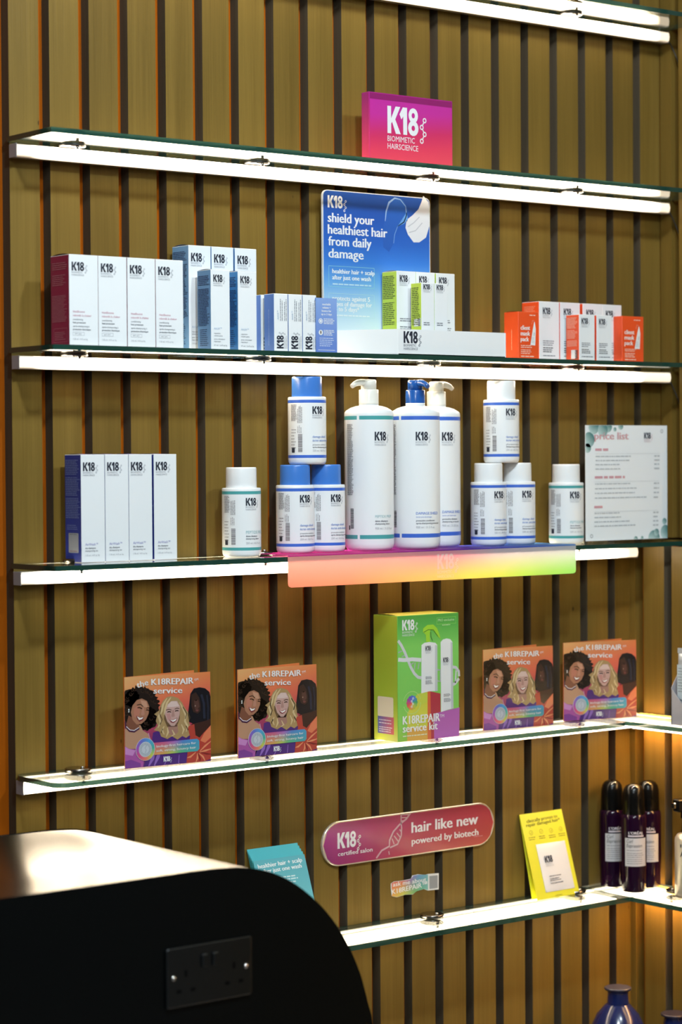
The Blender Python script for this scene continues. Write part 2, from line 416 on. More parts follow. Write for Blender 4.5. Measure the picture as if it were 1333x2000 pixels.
# ------------------------------------------------------------------ glass shelves
def rounded_rect(x0, x1, y0, y1, r, n=5):
    P = []
    for cx, cy, a0 in ((x0 + r, y0 + r, 180), (x1 - r, y0 + r, 270), (x1 - r, y1 - r, 0), (x0 + r, y1 - r, 90)):
        P += [(cx + r * math.cos(R(a0 + 90 * i / n)), cy + r * math.sin(R(a0 + 90 * i / n))) for i in range(n + 1)]
    return P
SHELF_NAMES = {1: 'topmost glass shelf, cut off by the upper edge of the picture', 2: 'long glass shelf carrying only the pink sign',
               3: 'glass shelf carrying the cartons and the blue poster', 4: 'glass shelf carrying the pump bottles and the price list',
               5: 'glass shelf carrying the orange leaflets and the green box', 6: 'lowest lit glass shelf with the teal and yellow cards', 7: 'glass shelf near the floor under the lit shelves'}
def glass(name, label, poly, z, t=0.008):
    b = MB(); b.prism(poly, lambda x, y: (x, y, z), lambda x, y: (x, y, z - t), GLASS, GEDGE)
    # prism's first face must look up: poly is CCW seen from above
    return tag(b.build(name), label, 'shelf', 'glass shelves')
for k in range(1, 8):
    x1 = XU if k <= 3 else (1.372 if k == 4 else XC - GD - 0.0005)
    x0 = -0.0060 if k in (6, 7) else -0.0060
    glass('glass_shelf', SHELF_NAMES[k], rounded_rect(x0, x1 - 0.001, -GD, -0.0008, 0.02 if k == 5 else 0.003), Z[k])
for k in (5, 6, 7):
    glass('glass_shelf', {5: 'glass return shelf on the right wall under the grey tube box', 6: 'glass return shelf on the right wall under the dark purple bottles', 7: 'glass return shelf on the right wall under the blue bottles'}[k],
          [(XC - GD + 0.0005, -1.3), (XC - 0.0008, -1.3), (XC - 0.0008, -0.0008), (XC - GD + 0.0005, -0.0008)], Z[k])

# ------------------------------------------------------------------ LED tubes under the shelves
def led_cols(t0, t1, L, dim=0.045, lc=LED_COL):
    """brightness along the diffuser: the strip inside stops short of both ends"""
    out = []
    n = 60
    for i in range(n + 1):
        x = L * i / n
        a = min(max((x - t0) / dim, 0), 1); c = min(max((L - t1 - x) / dim, 0), 1); q = a * c; q = q * q * (3 - 2 * q)
        out.append(tuple(cc * (0.035 + 0.965 * q) for cc in lc))
    return out
def shelf_light(label, L, loc, rz, t0, t1, all_round=False):
    """local: runs along +x, back on y=0, front towards -y, top at z=0"""
    t = thing('shelf_light', label, 'light', loc, rz, 'tube lights under the glass shelves')
    b = MB(); b.box(0, L, -0.012, 0, -0.0197, 0, ALU)
    b.build('housing', t)
    fcols = led_cols(t0, t1, L); cols = led_cols(t0, t1, L, lc=(2.2, 0.98, 0.14) if all_round else LED_COL); n = len(cols) - 1
    pr = [(-0.012, -0.0003), (-0.018, -0.0006), (-0.0225, -0.0028), (-0.024, -0.0098), (-0.0225, -0.0168), (-0.018, -0.0190), (-0.012, -0.0194)]
    if all_round: pr = [(-0.001, 0.0004)] + pr + [(-0.001, -0.0200)]
    b = MB(); rows = [[(L * i / n, y, z) for i in range(n + 1)] for y, z in pr]
    w8 = [.6, .6, .5, .6, .6, .6, .5, 1, 1] if all_round else [0.02, 0.15, 1, 1, 1, 0.15, 0.02]
    b.grid(rows, LEDM, False, True, [[tuple(q * c for c in cc) for cc in (fcols if 1 < i < len(w8) - 2 else cols)] for i, q in enumerate(w8)])
    b.build('diffuser', t)
    b = MB()
    for x, dx in ((-0.0015, 0), (L, 0)):
        b.box(x, x + 0.0015, -0.0215, 0, -0.0200, 0.0002, mat('grey_end_cap', (0.30, 0.30, 0.32), 0.5))
    b.build('end_caps', t, bevel=0.0004)
    return t
LIGHT_LABELS = {1: 'uppermost white tube light, at the top of the picture', 2: 'white tube light under the shelf with the pink sign', 3: 'white tube light under the carton shelf, above the pump bottles',
                4: 'white tube light under the pump bottle shelf, partly behind the rainbow strip', 5: 'white tube light under the orange leaflet shelf', 6: 'white tube light under the lowest shelf, seen through its glass'}
for k, (x0, x1, t0, t1) in {1: (-0.004, 1.375, 0.02, 0.03), 2: (-0.004, 1.375, 0.02, 0.03), 3: (-0.003, 1.376, 0.02, 0.075), 4: (-0.004, 1.288, 0.015, 0.035), 5: (-0.003, 1.285, -0.06, -0.06), 6: (-0.003, 1.285, -0.06, -0.06)}.items():
    shelf_light(LIGHT_LABELS[k], x1 - x0, (x0, -0.008, Z[k] - (0.0122 if k < 5 else 0.0084)), 0, t0, t1)
for k in (5, 6):
    shelf_light({5: 'white tube light along the right wall under the grey tube box', 6: 'white tube light along the right wall under the dark purple bottles'}[k], 1.24,
                (XC - 0.008, -0.036, Z[k] - 0.0084), R(-90), -0.06, 0.0, True)

def bracket(x, y, z, label, rz=0):
    t = thing('shelf_clamp', label, 'shelf clamp', (x, y, z), rz, 'round metal clamps holding the glass shelves')
    b = MB(); b.lathe([(0.019, 0.0002), (0.0205, 0.001), (0.0205, 0.0045), (0.019, 0.0055)], mat('clamp_metal', (0.28, 0.26, 0.24), 0.2, 1.0), seg=28); b.build('upper_disc', t)
    b = MB(); b.lathe([(0.0195, -0.0115), (0.0205, -0.0108), (0.0205, -0.0088), (0.0195, -0.0082)], DARKMET, seg=28); b.build('lower_disc', t)
    b = MB(); b.tube([(0, -0.012, 0.0055), (0, -0.012, 0.009)], 0.003, CHROME, 8); b.tube([(0, -0.0145, -0.011), (0, -0.0145, -0.0165)], 0.0028, CHROME, 8); b.tube([(-0.012, -0.0145, -0.0115), (0.012, -0.0145, -0.0115)], 0.0012, CHROME, 6)
    b.build('screw', t)
    return t
ORD = ['leftmost', 'second from left', 'third from left', 'rightmost']
WHERE = {1: 'on the topmost glass shelf', 2: 'on the shelf of the pink sign', 3: 'on the carton shelf', 4: 'on the pump bottle shelf', 5: 'on the orange leaflet shelf', 6: 'on the lowest lit shelf'}
proto = None
for k in range(1, 7):
    for i, x in enumerate((0.088, 0.430, 0.786, 1.122)):
        lab = 'round metal glass clamp, %s %s' % (ORD[i], WHERE[k])
        if proto is None: proto = bracket(x, -0.034, Z[k], lab)
        else: dup(proto, lab, (x, -0.034, Z[k]))
dup(proto, 'round metal glass clamp on the right wall beside the dark purple bottles', (XC - 0.034, -0.150, Z[6]), R(-90))
for k in (1, 2, 3):
    b = MB(); z = Z[k] - 0.022
    b.tube([(1.3768, -0.02, z), (1.379, -0.024, z - 0.004), (1.3800, -0.032, z - 0.016), (1.3802, -0.042, z - 0.034), (1.386, -0.0445, z - 0.05)], 0.0012, BLACKRUB, 6)
    tag(b.build('power_cable'), 'thin black cable leaving the right end of the %s' % {1: 'uppermost tube light', 2: 'tube light under the pink sign shelf', 3: 'tube light under the carton shelf'}[k], 'cable', 'thin cables at the tube ends')

# ================================================================== CARTONS
def carton(name, label, cat, w, h, d, loc, front, side, top=None, right=None, group=None, fprint=None, sprint=None, rz=0, tab=0.0):
    t = thing(name, label, cat, loc, rz, group)
    b = MB(); b.box(-w / 2, w / 2, -d / 2, d / 2, 0.0003, h, side, front=front, back=front, top=top or side, right=right or side)
    b.build('carton_body', t, bevel=0.0006)
    if tab:   # lid flap bowed up a little along its left edge
        b = MB(); b.grid([[(-w / 2 + 0.001, -d / 2 + 0.001 + (d - 0.002) * j / 8, h + 0.0002 + tab * math.sin(math.pi * j / 8)) for j in range(9)], [(w / 2 - 0.001, -d / 2 + 0.001 + (d - 0.002) * j / 8, h + 0.0002) for j in range(9)]], top or side)
        b.build('top_flap', t)
    if fprint: p = Print(front_map(w, d)); fprint(p, w, h); p.build('front_lettering', t)
    if sprint: p = Print(left_map(w, d)); sprint(p, d, h); p.build('side_lettering', t)
    return t
def lines(p, u, ls):
    for v, h, txt, col, bold in ls: p.text(txt, u, v, h, col, bold=bold)

MAG = mat('magenta_card', (0.30, 0.012, 0.075), 0.4); NAVY = mat('navy_card', (0.022, 0.045, 0.33), 0.4); PALE = mat('pale_blue_card', (0.16, 0.36, 0.66), 0.4)
SKY = mat('sky_blue_card', (0.055, 0.26, 0.60), 0.4); PERI = mat('periwinkle_card', (0.15, 0.28, 0.66), 0.4)
LIME = mat('lime_card', (0.55, 0.72, 0.06), 0.4); ORNG = mat('orange_card', (0.80, 0.085, 0.018), 0.4); VIO = mat('violet_card', (0.18, 0.16, 0.55), 0.4)

def heat_front(p, w, h):
    p.logo(0.0042, 0.1098, 0.0128, INKD, INKG, kx=1.08)
    pk = srgb('#cf8fa4'); u = 0.0055
    lines(p, u, [(0.0488, 0.0031, 'HeatBounce', pk, 0), (0.0432, 0.0031, 'rebondit la chaleur', pk, 0), (0.0375, 0.0026, 'conditioning', INKM, 0), (0.0330, 0.0026, 'heat protectant', INKM, .008),
                 (0.0276, 0.0026, 'après-shampooing à', INKM, 0), (0.0230, 0.0026, 'protection thermique', INKM, .008), (0.0088, 0.0026, '118 ml / 4 fl oz liq', INKG, 0)])
    p.text('450°F / 230°C', u + .003, 0.0168, 0.0015, INKM)
    for a, c in (((u, .0152), (u + .019, .0155)), ((u, .0199), (u + .019, .0202))): p.rect(a[0], a[1], c[0], c[1], INKG, 2)
    for x in (u - .0003, u + .019): p.rect(x, .0152, x + .0003, .0202, INKG, 2)
def heat_side(p, d, h):
    c = srgb('#c9798f')
    p.para(.005, h - .012, d - .010, h - .024, .0030, .0011, c); p.para(.005, h - .030, d - .012, h - .046, .0028, .0010, c)
    p.para(.004, h - .060, d - .008, .034, .0022, .0009, c)
    for a in ((.008, .006, d - .006, .0064), (.008, .026, d - .006, .0264), (.008, .006, .0084, .0264), (d - .0064, .006, d - .006, .0264)): p.rect(*a, c, 2)
    p.para(.011, .020, d - .022, .008, .0026, .0009, c)
hz = Z[3]
lab4 = ['white carton showing its magenta left side, leftmost of the four magenta-edged cartons', 'white magenta-edged carton, second from left in the row of four', 'white magenta-edged carton, third from left in the row of four', 'white magenta-edged carton, last of its row, beside the pale blue cartons']
h0 = carton('product_carton', lab4[0], 'carton', 0.0496, 0.1335, 0.0520, (0.0616, -0.079, hz), WHITE, MAG, group='white cartons with magenta edges', fprint=heat_front, sprint=heat_side, tab=0.0022)
for i, x in enumerate((0.1118, 0.1626, 0.2132)): dup(h0, lab4[i + 1], (x, -0.079, hz))

def lift_front(p, w, h):
    s = w / .0415
    p.logo(.0044, .138 if h > .15 else .1035, .0132 * (1 if h > .15 else .85), INKD, INKG)
    bl = srgb('#9fb9d6'); k = 1 if h > .15 else .9; u = .005; y = .0355 if h > .15 else .0310
    lines(p, u, [(y, .0035 * k, 'AirLift™', bl, 0), (y - .0068, .0022, 'reparative', INKM, 0), (y - .0105, .0022, 'volume spray', INKM, 0), (y - .0155, .0022, 'spray volumateur', INKM, .006), (y - .0192, .0022, 'réparateur', INKM, 0),
                 (y - .0252, .0024, '118 ml / 4 fl oz liq' if h > .15 else '47 ml / 1.6 fl oz liq', INKM, 0)])
def lift_side(p, d, h):
    c = srgb('#1d3e72'); p.para(.003, h - .010, d - .006, h - .024, .0026, .0012, c); p.para(.003, h - .030, d - .006, h * .30, .0024, .0012, c); p.para(.007, h * .25, d - .014, .006, .0030, .0011, c)
lab = ['tall pale blue-sided white carton beside the magenta row, leftmost of three at the back', 'tall white carton with pale blue edge, middle of three at the back', 'tall white carton with pale blue edge, rightmost of three at the back']
l0 = carton('product_carton', lab[0], 'carton', 0.0415, 0.1628, 0.0450, (0.3000, -0.0375, hz), WHITE, PALE, group='tall white cartons with pale blue sides', fprint=lift_front, sprint=lift_side, tab=0.002)
for i, x in enumerate((0.3433, 0.3880)): dup(l0, lab[i + 1], (x, -0.0375, hz))
s0 = carton('product_carton', 'shorter white carton with pale blue printed side, left of the two standing in front', 'carton', 0.0354, 0.1224, 0.0365, (0.3034, -0.0915, hz), WHITE, PALE, group='shorter white cartons with blue sides', fprint=lift_front, sprint=lift_side, tab=0.0012)
carton('product_carton', 'shorter white carton with deeper blue side, right of the two standing in front', 'carton', 0.0354, 0.1221, 0.0365, (0.3543, -0.0915, hz), WHITE, SKY, group='shorter white cartons with blue sides', fprint=lift_front, sprint=lift_side, tab=0.0008)

def mini_front(p, w, h):
    p.logo(.0178, .0050, .0132, INKD, INKG, rot=R(90), words=False, lay=2)
    p.text('BIOMIMETIC', .0212, .005, .0022, INKG, .018, rot=R(90)); p.text('HAIRSCIENCE', .0246, .005, .0022, INKG, .020, rot=R(90))
    p.text('AirLift™', .0085, .050, .0030, srgb('#9fb9d6'), rot=R(90))
    for k, u in enumerate((.0125, .0158, .0205, .0238)): p.dashes(u, .048, .036, .0011, INKM, rot=R(90))
m_lab = ['small white carton with sideways dark lettering, leftmost of three, periwinkle side showing', 'small white carton with sideways dark lettering, middle of the three', 'small white carton with sideways dark lettering, rightmost, beside the blue card']
def mini_side(p, d, h): p.dashes(d * .5, .010, h - .025, .0009, srgb('#c3d2ee'), rot=R(90))
m0 = carton('product_carton', m_lab[0], 'carton', 0.0268, 0.0904, 0.0268, (0.4189, -0.0966, hz), WHITE, PERI, group='small cartons with sideways lettering', fprint=mini_front, sprint=mini_side)
for i, x in enumerate((0.4472, 0.4753)): dup(m0, m_lab[i + 1], (x, -0.0966, hz))
dup(m0, 'small periwinkle-sided carton half hidden behind the row with sideways lettering', (0.4189, -0.062, hz))

# blue tent card beside the small cartons
t = thing('tent_card', 'small blue tent card with white printing standing left of the white tray', 'card', (0.5066, -0.112, hz))
b = MB(); b.box(-.0212, .0212, -.0006, 0, .0003, .0866, PERI); b.build('front_panel', t)
b = MB(); b.face([(-.0212, .0006, .0866), (.0212, .0006, .0866), (.0212, .028, .0003), (-.0212, .028, .0003)], PERI); b.build('rear_panel', t)
b = MB(); b.box(-.0226, -.0216, .003, .004, .0003, .052, WHITE); b.build('white_tab', t)
p = Print(plane_map((-.0212, -.0006, 0), (1, 0, 0), (0, 0, 1), (0, -1, 0)))
p.gradient(0, .0005, .0424, .0864, lambda s_, t_: mix(srgb('#5d7fd0'), srgb('#7fa3e0'), t_), 2, 8, -1)
for y, s_ in ((.0752, 'touchable'), (.0700, 'volume +'), (.0648, 'bounce for'), (.0596, 'up to 2 days')): p.text(s_, .0212, y, .0032, WHT, align='C', bold=.012)
for y in (.0500, .0320): p.ellipse(.0095, y, .0042, .0042, WHT, 2); p.para(.0155, y + .003, .022, y - .006, .0024, .0011, WHT)
p.ring(.0095, .05, .003, .0022, srgb('#6f93d8'), 3); p.ellipse(.0095, .0322, .0012, .0028, srgb('#5c4636'), 3)
p.para(.007, .0225, .029, .0080, .0030, .0010, srgb('#d5e0f4')); p.rect(.004, .004, .038, .0046, WHT, 2); p.build('printing', t)

# ------------------------------------------------------------------ display unit: blue poster and white tray
t = thing('display_stand', 'white counter display tray with tall blue poster board behind it', 'display stand', (0.70, -0.06, hz))
ox, oy = 0.70, -0.06
fl, fr, bl_, br_ = (0.6505 - ox, -0.118 - oy), (0.8855 - ox, -0.118 - oy), (0.584 - ox, -0.0235 - oy), (0.819 - ox, -0.0235 - oy)
b = MB(); T = 0.0015; H = 0.0420
def wallstrip(b, a, c, h0, h1, m):
    dx, dy = c[0] - a[0], c[1] - a[1]; q = math.hypot(dx, dy); nx, ny = -dy / q * T, dx / q * T
    b.prism([(0, 0), (1, 0), (1, 1), (0, 1)], lambda s_, z_: (a[0] + dx * s_, a[1] + dy * s_, h0 + (h1 - h0) * z_), lambda s_, z_: (a[0] + dx * s_ + nx, a[1] + dy * s_ + ny, h0 + (h1 - h0) * z_), m)
wallstrip(b, fl, fr, .0003, H, WHITE); wallstrip(b, fr, br_, .0003, H, WHITE); wallstrip(b, br_, bl_, .0003, H, WHITE); wallstrip(b, bl_, fl, .0003, H, WHITE)
b.prism([fl, fr, br_, bl_], lambda x, y: (x, y, .0022), lambda x, y: (x, y, .0003), WHITE)
tr = b.build('tray', t)
p = Print(plane_map((fl[0], fl[1], 0), (1, 0, 0), (0, 0, 1), (0, -1, 0))); p.logo(.0105, .0195, .0192, INKD, INKM, kx=1.02); p.build('front_lettering', tr)
PW, PH = 0.2300, 0.2720
POSTER = mat('poster_board', (0.75, 0.78, 0.80), 0.35)
b = MB(); px0 = 0.5725 - ox; py = -0.020 - oy
poly = rounded_rect(px0, px0 + PW, .0003, PH, .010)
b.prism(poly, lambda x, z: (x, py, z), lambda x, z: (x, py + .004, z), POSTER); bd = b.build('poster_board', t)
p = Print(plane_map((px0, py, 0), (1, 0, 0), (0, 0, 1), (0, -1, 0)), INK_GLOSS)
cB = [(0, '#e3f1f7'), (.12, '#dceef6'), (.30, '#a9d3ef'), (.45, '#5fa6e6'), (.58, '#2277d6'), (.72, '#0d5cc0'), (.9, '#0b4fae'), (1, '#124a9f')]
def ramp(st, t):
    for (a, ca), (c, cc) in zip(st, st[1:]):
        if t <= c: return mix(srgb(ca), srgb(cc), (t - a) / (c - a))
    return srgb(st[-1][1])
p.gradient(.0012, .010, PW - .0012, PH - .010, lambda s_, t_: ramp(cB, max(0, min(1, t_ + .05 * (.5 - s_) * (1 - t_)))), 6, 24, 0)
p.rect(.010, PH - .010, PW - .010, PH - .0012, srgb('#124a9f'), 0)
for cx in (.010, PW - .010):
    p.poly([(cx, PH - .010)] + [(cx + .0088 * math.cos(R(a)), PH - .010 + .0088 * math.sin(R(a))) for a in (range(0, 91, 15) if cx > .1 else range(90, 181, 15))], srgb('#124a9f'), 0)
Hm = Homo([(88, 85), (1228, 190), (1245, 1850), (92, 1850)], PW, PH)
p.logo(*Hm(142, 275), .0200, WHT, WHT, words=False, kx=1.02)
for txt, x, y in (('shield your', 145, 425), ('healthiest hair', 145, 548), ('from daily', 150, 672), ('damage', 150, 800)):
    u, v = Hm(x, y); p.text(txt, u, v, .0150, (.78, .82, .86), {'shield your': .0970, 'healthiest hair': .1250, 'from daily': .0900, 'damage': .0730}[txt], bold=.012)
def frame(p, u0, v0, u1, v1, wd, col, lay=1):
    p.rect(u0, v0, u1, v0 + wd, col, lay); p.rect(u0, v1 - wd, u1, v1, col, lay); p.rect(u0, v0, u0 + wd, v1, col, lay); p.rect(u1 - wd, v0, u1, v1, col, lay)
u0, v1 = Hm(150, 885); u1, v0 = Hm(645, 1125); frame(p, u0, v0, u1, v1, .0006, srgb('#8fd4d8'))
u0b, v1b = Hm(150, 1175); u1b, v0b = Hm(645, 1440); frame(p, u0b, v0b, u1b, v1b, .0005, srgb('#b5dfe6'))
for txt, x, y, wd in (('healthier hair + scalp', 190, 965, .0890), ('after just one wash', 190, 1030, .0810), ('protects against 5', 190, 1250, .0790), ('types of damage for', 190, 1310, .0830), ('up to 5 days*', 190, 1365, .0560)):
    u, v = Hm(x, y); p.text(txt, u, v, .0072, (.84, .88, .90), wd, bold=.012)
u, v = Hm(193, 1085); p.dashes(u, v, .083, .0020, srgb('#bfe0f0'), ragged=0); u, v = Hm(195, 1415); p.dashes(u, v, .08, .0018, srgb('#e6f3f6'), ragged=0)
# clear gel swirl and white cream swipe printed in the upper right corner
sw = [(1160, 165), (1215, 230), (1228, 330), (1225, 470), (1190, 590), (1120, 640), (1060, 640), (1000, 560), (975, 490), (985, 410), (1050, 360), (1110, 300), (1140, 230)]
p.poly(Hm.pts(sw)[::-1], srgb('#dfe1e6'), 1)
for a in ([(1000, 480), (1060, 440), (1120, 380)], [(1010, 540), (1080, 520), (1150, 440)]): p.line(Hm.pts(a), .0016, srgb('#b9bcc6'), 2)
g1 = [(760, 420), (770, 320), (800, 230), (860, 185), (920, 200), (975, 270), (985, 360), (960, 430), (890, 475)]
p.poly(Hm.pts([(750, 440), (765, 320), (800, 225), (870, 175), (950, 205), (1000, 310), (995, 420), (890, 480), (860, 560), (845, 660), (800, 740), (740, 690), (735, 560)])[::-1], srgb('#1559b6'), 1)
p.poly(Hm.pts([(890, 475), (940, 400), (985, 330), (1000, 400), (960, 450)])[::-1], srgb('#5b97da'), 2)
p.line(Hm.pts(g1), [.0012, .0026, .0034, .0026, .0016, .0014, .002, .002, .001], srgb('#8fb8e6'), 2)
p.line(Hm.pts([(890, 480), (860, 560), (850, 650)]), .0012, srgb('#6f9fdc'), 2)
p.build('poster_print', bd)

def lime_front(p, w, h):
    if w > .035: p.logo(.0060, .1215, .0112, INKD, INKG); ys = (.060, .0565); u = .006
    else: p.logo(.0040, .1075, .0086, INKD, INKG, kx=1.08); ys = (.052, .0487); u = .0042
    for y in ys: p.dashes(u, y, w - .014, .0014, INKM)
    for y in (ys[1] - .010, ys[1] - .0135, ys[1] - .017): p.dashes(u, y, w - .012, .0014, INKM)
def lime_side(p, d, h): p.para(.003, h - .009, d - .006, h * .66, .0030, .0015, srgb('#5d6b12')); p.para(.003, h * .62, d - .007, .05, .0032, .0015, srgb('#5d6b12'))
def lime_side2(p, d, h):
    p.para(.003, h - .009, d - .006, h * .40, .0030, .0015, srgb('#5d6b12')); p.rect(.008, .047, d - .002, .060, WHT, 1)
    for i in range(5): p.rect(d - .0085, .0475 + i * .0025, d - .0028, .0490 + i * .0025, INKD, 2)
zt = hz + .0025
lb = ['tall white carton with lime green side, leftmost of three in the tray', 'tall white carton with lime edge, middle of three in the tray', 'tall white carton with lime edge, rightmost of three in the tray']
g0 = carton('product_carton', lb[0], 'carton', .0412, .1393, .0385, (0.7136, -0.0440, zt), WHITE, LIME, group='tall lime-sided cartons in the tray', fprint=lime_front, sprint=lime_side, top=WHITE, tab=.0015)
for i, x in enumerate((0.7555, 0.7993)): dup(g0, lb[i + 1], (x, -0.0440, zt))
g1_ = carton('product_carton', 'small white carton with lime side and barcode, left of the front pair in the tray', 'carton', .0280, .1185, .0270, (0.7286, -0.0870, zt), WHITE, LIME, group='small lime-sided cartons in the tray', fprint=lime_front, sprint=lime_side2, top=WHITE)
dup(g1_, 'small white carton, right of the front pair in the tray, its lime side hidden', (0.7573, -0.0870, zt))

def or_front(p, w, h):
    if w > .042:
        p.logo(.0082, .0803, .0117, INKD, INKG); u = .0085
        for y in (.0335, .030, .0265): p.dashes(u, y, .026, .0013, INKM)
        for y in (.0215, .018, .0148): p.dashes(u, y, .028, .0014, INKD)
        p.dashes(u, .008, .034, .0014, INKM)
    else:
        p.logo(.0052, .0633, .0102, INKD, INKG); u = .0055
        for y in (.0295, .0265, .0235): p.dashes(u, y, .022, .0012, INKM)
        for y in (.0185, .0155, .0125): p.dashes(u, y, .024, .0012, INKD)
        p.dashes(u, .0060, .030, .0013, INKM)
def or_side(p, d, h): p.para(.006, h - .009, d - .012, h - .022, .0026, .0012, srgb('#f59a78'))
def or_side2(p, d, h):
    for a, c in ((h - .006, h - .024), (h - .028, h - .042), (h - .046, h - .056)): p.para(.003, a, d - .007, c, .0022, .0010, srgb('#f7b79d'))
    p.rect(.013, .0030, d - .008, .0185, WHT, 1)
    for i in range(6): p.rect(d - .0105, .0032 + i * .0026, d - .0035, .0048 + i * .0026, INKD, 2)
lb = ['white carton with orange left side, tallest at the left of the orange group', 'white orange-edged carton partly behind the small carton with a barcode', 'white orange-edged carton, third in the back row of the orange group', 'white carton at the right end of the back row, before the right orange pack']
o0 = carton('product_carton', lb[0], 'carton', .0480, .1024, .0440, (1.0272, -0.053, hz), WHITE, ORNG, group='white cartons with orange sides', fprint=or_front, sprint=or_side, tab=.0016)
for i, x in enumerate((1.0773, 1.1321, 1.1803)): dup(o0, lb[i + 1], (x, -0.053, hz))
o1 = carton('product_carton', 'small white carton with orange printed side and barcode, left of the front pair', 'carton', .0376, .0797, .0330, (1.0791, -0.0985, hz), WHITE, ORNG, group='small white cartons with orange sides', fprint=or_front, sprint=or_side2)
dup(o1, 'small white carton right of the front pair in the orange group', (1.1214, -0.0985, hz))
def pack_front(p, w, h):
    k = w / .0525
    for y, s_, wd in ((.0500, 'client', .0235), (.0403, 'mask', .0235), (.0306, 'pack', .0205)): p.text(s_, .0055 * k, y, .0076, (.9, .86, .84), wd * k, bold=.012)
    p.poly([(.030 * k, .0245), (.0425 * k, .0240), (.0440 * k, .052), (.0415 * k, .064), (.0400 * k, .064), (.0365 * k, .052)], (.86, .87, .88), 1)
    p.line([(.0335 * k, .060), (.036 * k, .067), (.041 * k, .065)], .0006, srgb('#f7b79d'), 1)
    p.text('K18', .0405 * k, .041, .0022, INKD, rot=R(80), lay=3); p.para(.033 * k, .037, .008 * k, .028, .0022, .0006, INKG, 3)
    for y in (.0225, .0195, .0150, .0120, .0090): p.dashes(.006 * k, y, .028 * k, .0014, srgb('#f9c9b4'))
    p.dashes(.006 * k, .0040, .034 * k, .0018, srgb('#f9c9b4')); p.dashes(.028 * k, .0745, .016 * k, .0016, srgb('#f9c9b4'), ragged=0)
def pack_side(p, d, h): p.dashes(d * .55, .016, .036, .0010, srgb('#f9c9a4'), rot=R(90), ragged=0)
carton('product_carton', 'all-orange carton with white lettering and a bottle picture, left of the orange group', 'carton', .0480, .0808, .0360, (0.9550, -0.0820, hz), ORNG, ORNG, group='all-orange packs', fprint=pack_front, sprint=pack_side, tab=.001)
carton('product_carton', 'all-orange carton with white lettering and a bottle picture, right end of the shelf', 'carton', .0540, .0818, .0360, (1.2110, -0.0785, hz), ORNG, ORNG, group='all-orange packs', fprint=pack_front)

# ------------------------------------------------------------------ pink acrylic sign on the upper shelf
t = thing('acrylic_sign', 'pink to red acrylic block sign with white lettering on the bare upper shelf', 'sign', (0.7127, -0.070, Z[2]))
w_, h_, d_ = .1800, .1160, .020
PINKBODY = attr_mat('pink_acrylic', 0.12, 0.5)
b = MB(); st = [(0, '#ee2f5c'), (.25, '#e01358'), (.55, '#c4106e'), (.8, '#b80d92'), (1, '#a4067f')]
b.box(-w_ / 2, w_ / 2, -d_ / 2, d_ / 2, .0003, h_, PINKBODY)
b.c = [[ramp(st, v[2] / h_) if False else ramp(st, 1.0 if b.v[i][2] > .01 else 0.0) for i in f] for f, v in zip(b.f, [(0, 0, 0)] * len(b.f))]
blk = b.build('acrylic_block', t, bevel=.0015, bseg=2)
p = Print(front_map(w_, d_), PINKBODY); p.e0 = .0001
def pk(s_, t_):
    c = ramp([(0, '#f03c55'), (.22, '#ea2a55'), (.45, '#d4125f'), (.75, '#c5159a'), (1, '#c0109c')], max(0, min(1, t_ + .12 * (.5 - s_))))
    return c
p.gradient(.002, .002, w_ - .002, h_ - .002, pk, 10, 14, 0)
p.rect(.002, h_ - .0115, w_ - .002, h_ - .002, srgb('#8f0668'), 1)  # painted-in dark band: the block's top as refracted through clear acrylic
p.logo(.0385, .0515, .0445, (.84, .84, .88), (.84, .84, .88), kx=.97); p.build('sign_print', blk)

# ================================================================== SHELF WITH BOTTLES
zb = Z[4]
def air_front(p, w, h):
    p.logo(.0034, .1365, .0130, INKD, INKG, kx=1.04)
    lines(p, .0062, [(.0255, .0037, 'AirWash™', srgb('#8f90c8'), 0), (.0205, .0026, 'dry shampoo', INKM, .01), (.0165, .0026, 'shampooing sec', INKM, .006), (.0098, .0026, '118 ml / 4 fl oz liq', INKG, 0)])
def air_side(p, d, h):
    c = srgb('#7f93d6'); p.para(.003, h - .009, d - .007, h - .030, .0026, .0012, c); p.para(.003, h - .035, d - .005, h - .062, .0026, .0012, c); p.para(.003, h - .066, d - .005, h - .096, .0026, .0012, c)
    p.para(.006, .055, d - .012, .047, .0028, .0010, c); p.poly(rounded_rect(.010, d - .008, .0145, .044, .0015), srgb('#aab0bd'), 1)
    p.dashes(.013, .0415, d - .024, .0010, INKM, ragged=0); p.dashes(.014, .0165, d - .026, .0010, srgb('#a05a70'), ragged=0)
lb = ['tall white carton with navy left side and pale sticker, leftmost of four', 'tall white violet-edged carton, second of the four beside the navy side', 'tall white violet-edged carton, third of four', 'tall white violet-edged carton at the right end of the four']
a0 = carton('product_carton', lb[0], 'carton', .0416, .1611, .0460, (0.0962, -0.047, zb), WHITE, NAVY, top=VIO, group='tall white cartons with violet edges', fprint=air_front, sprint=air_side, tab=.001)
for i, (x, r_) in enumerate(((0.1386, 0), (0.1809, 0), (0.2259, 2.0))): dup(a0, lb[i + 1], (x, -0.047, zb), R(r_) * 0)

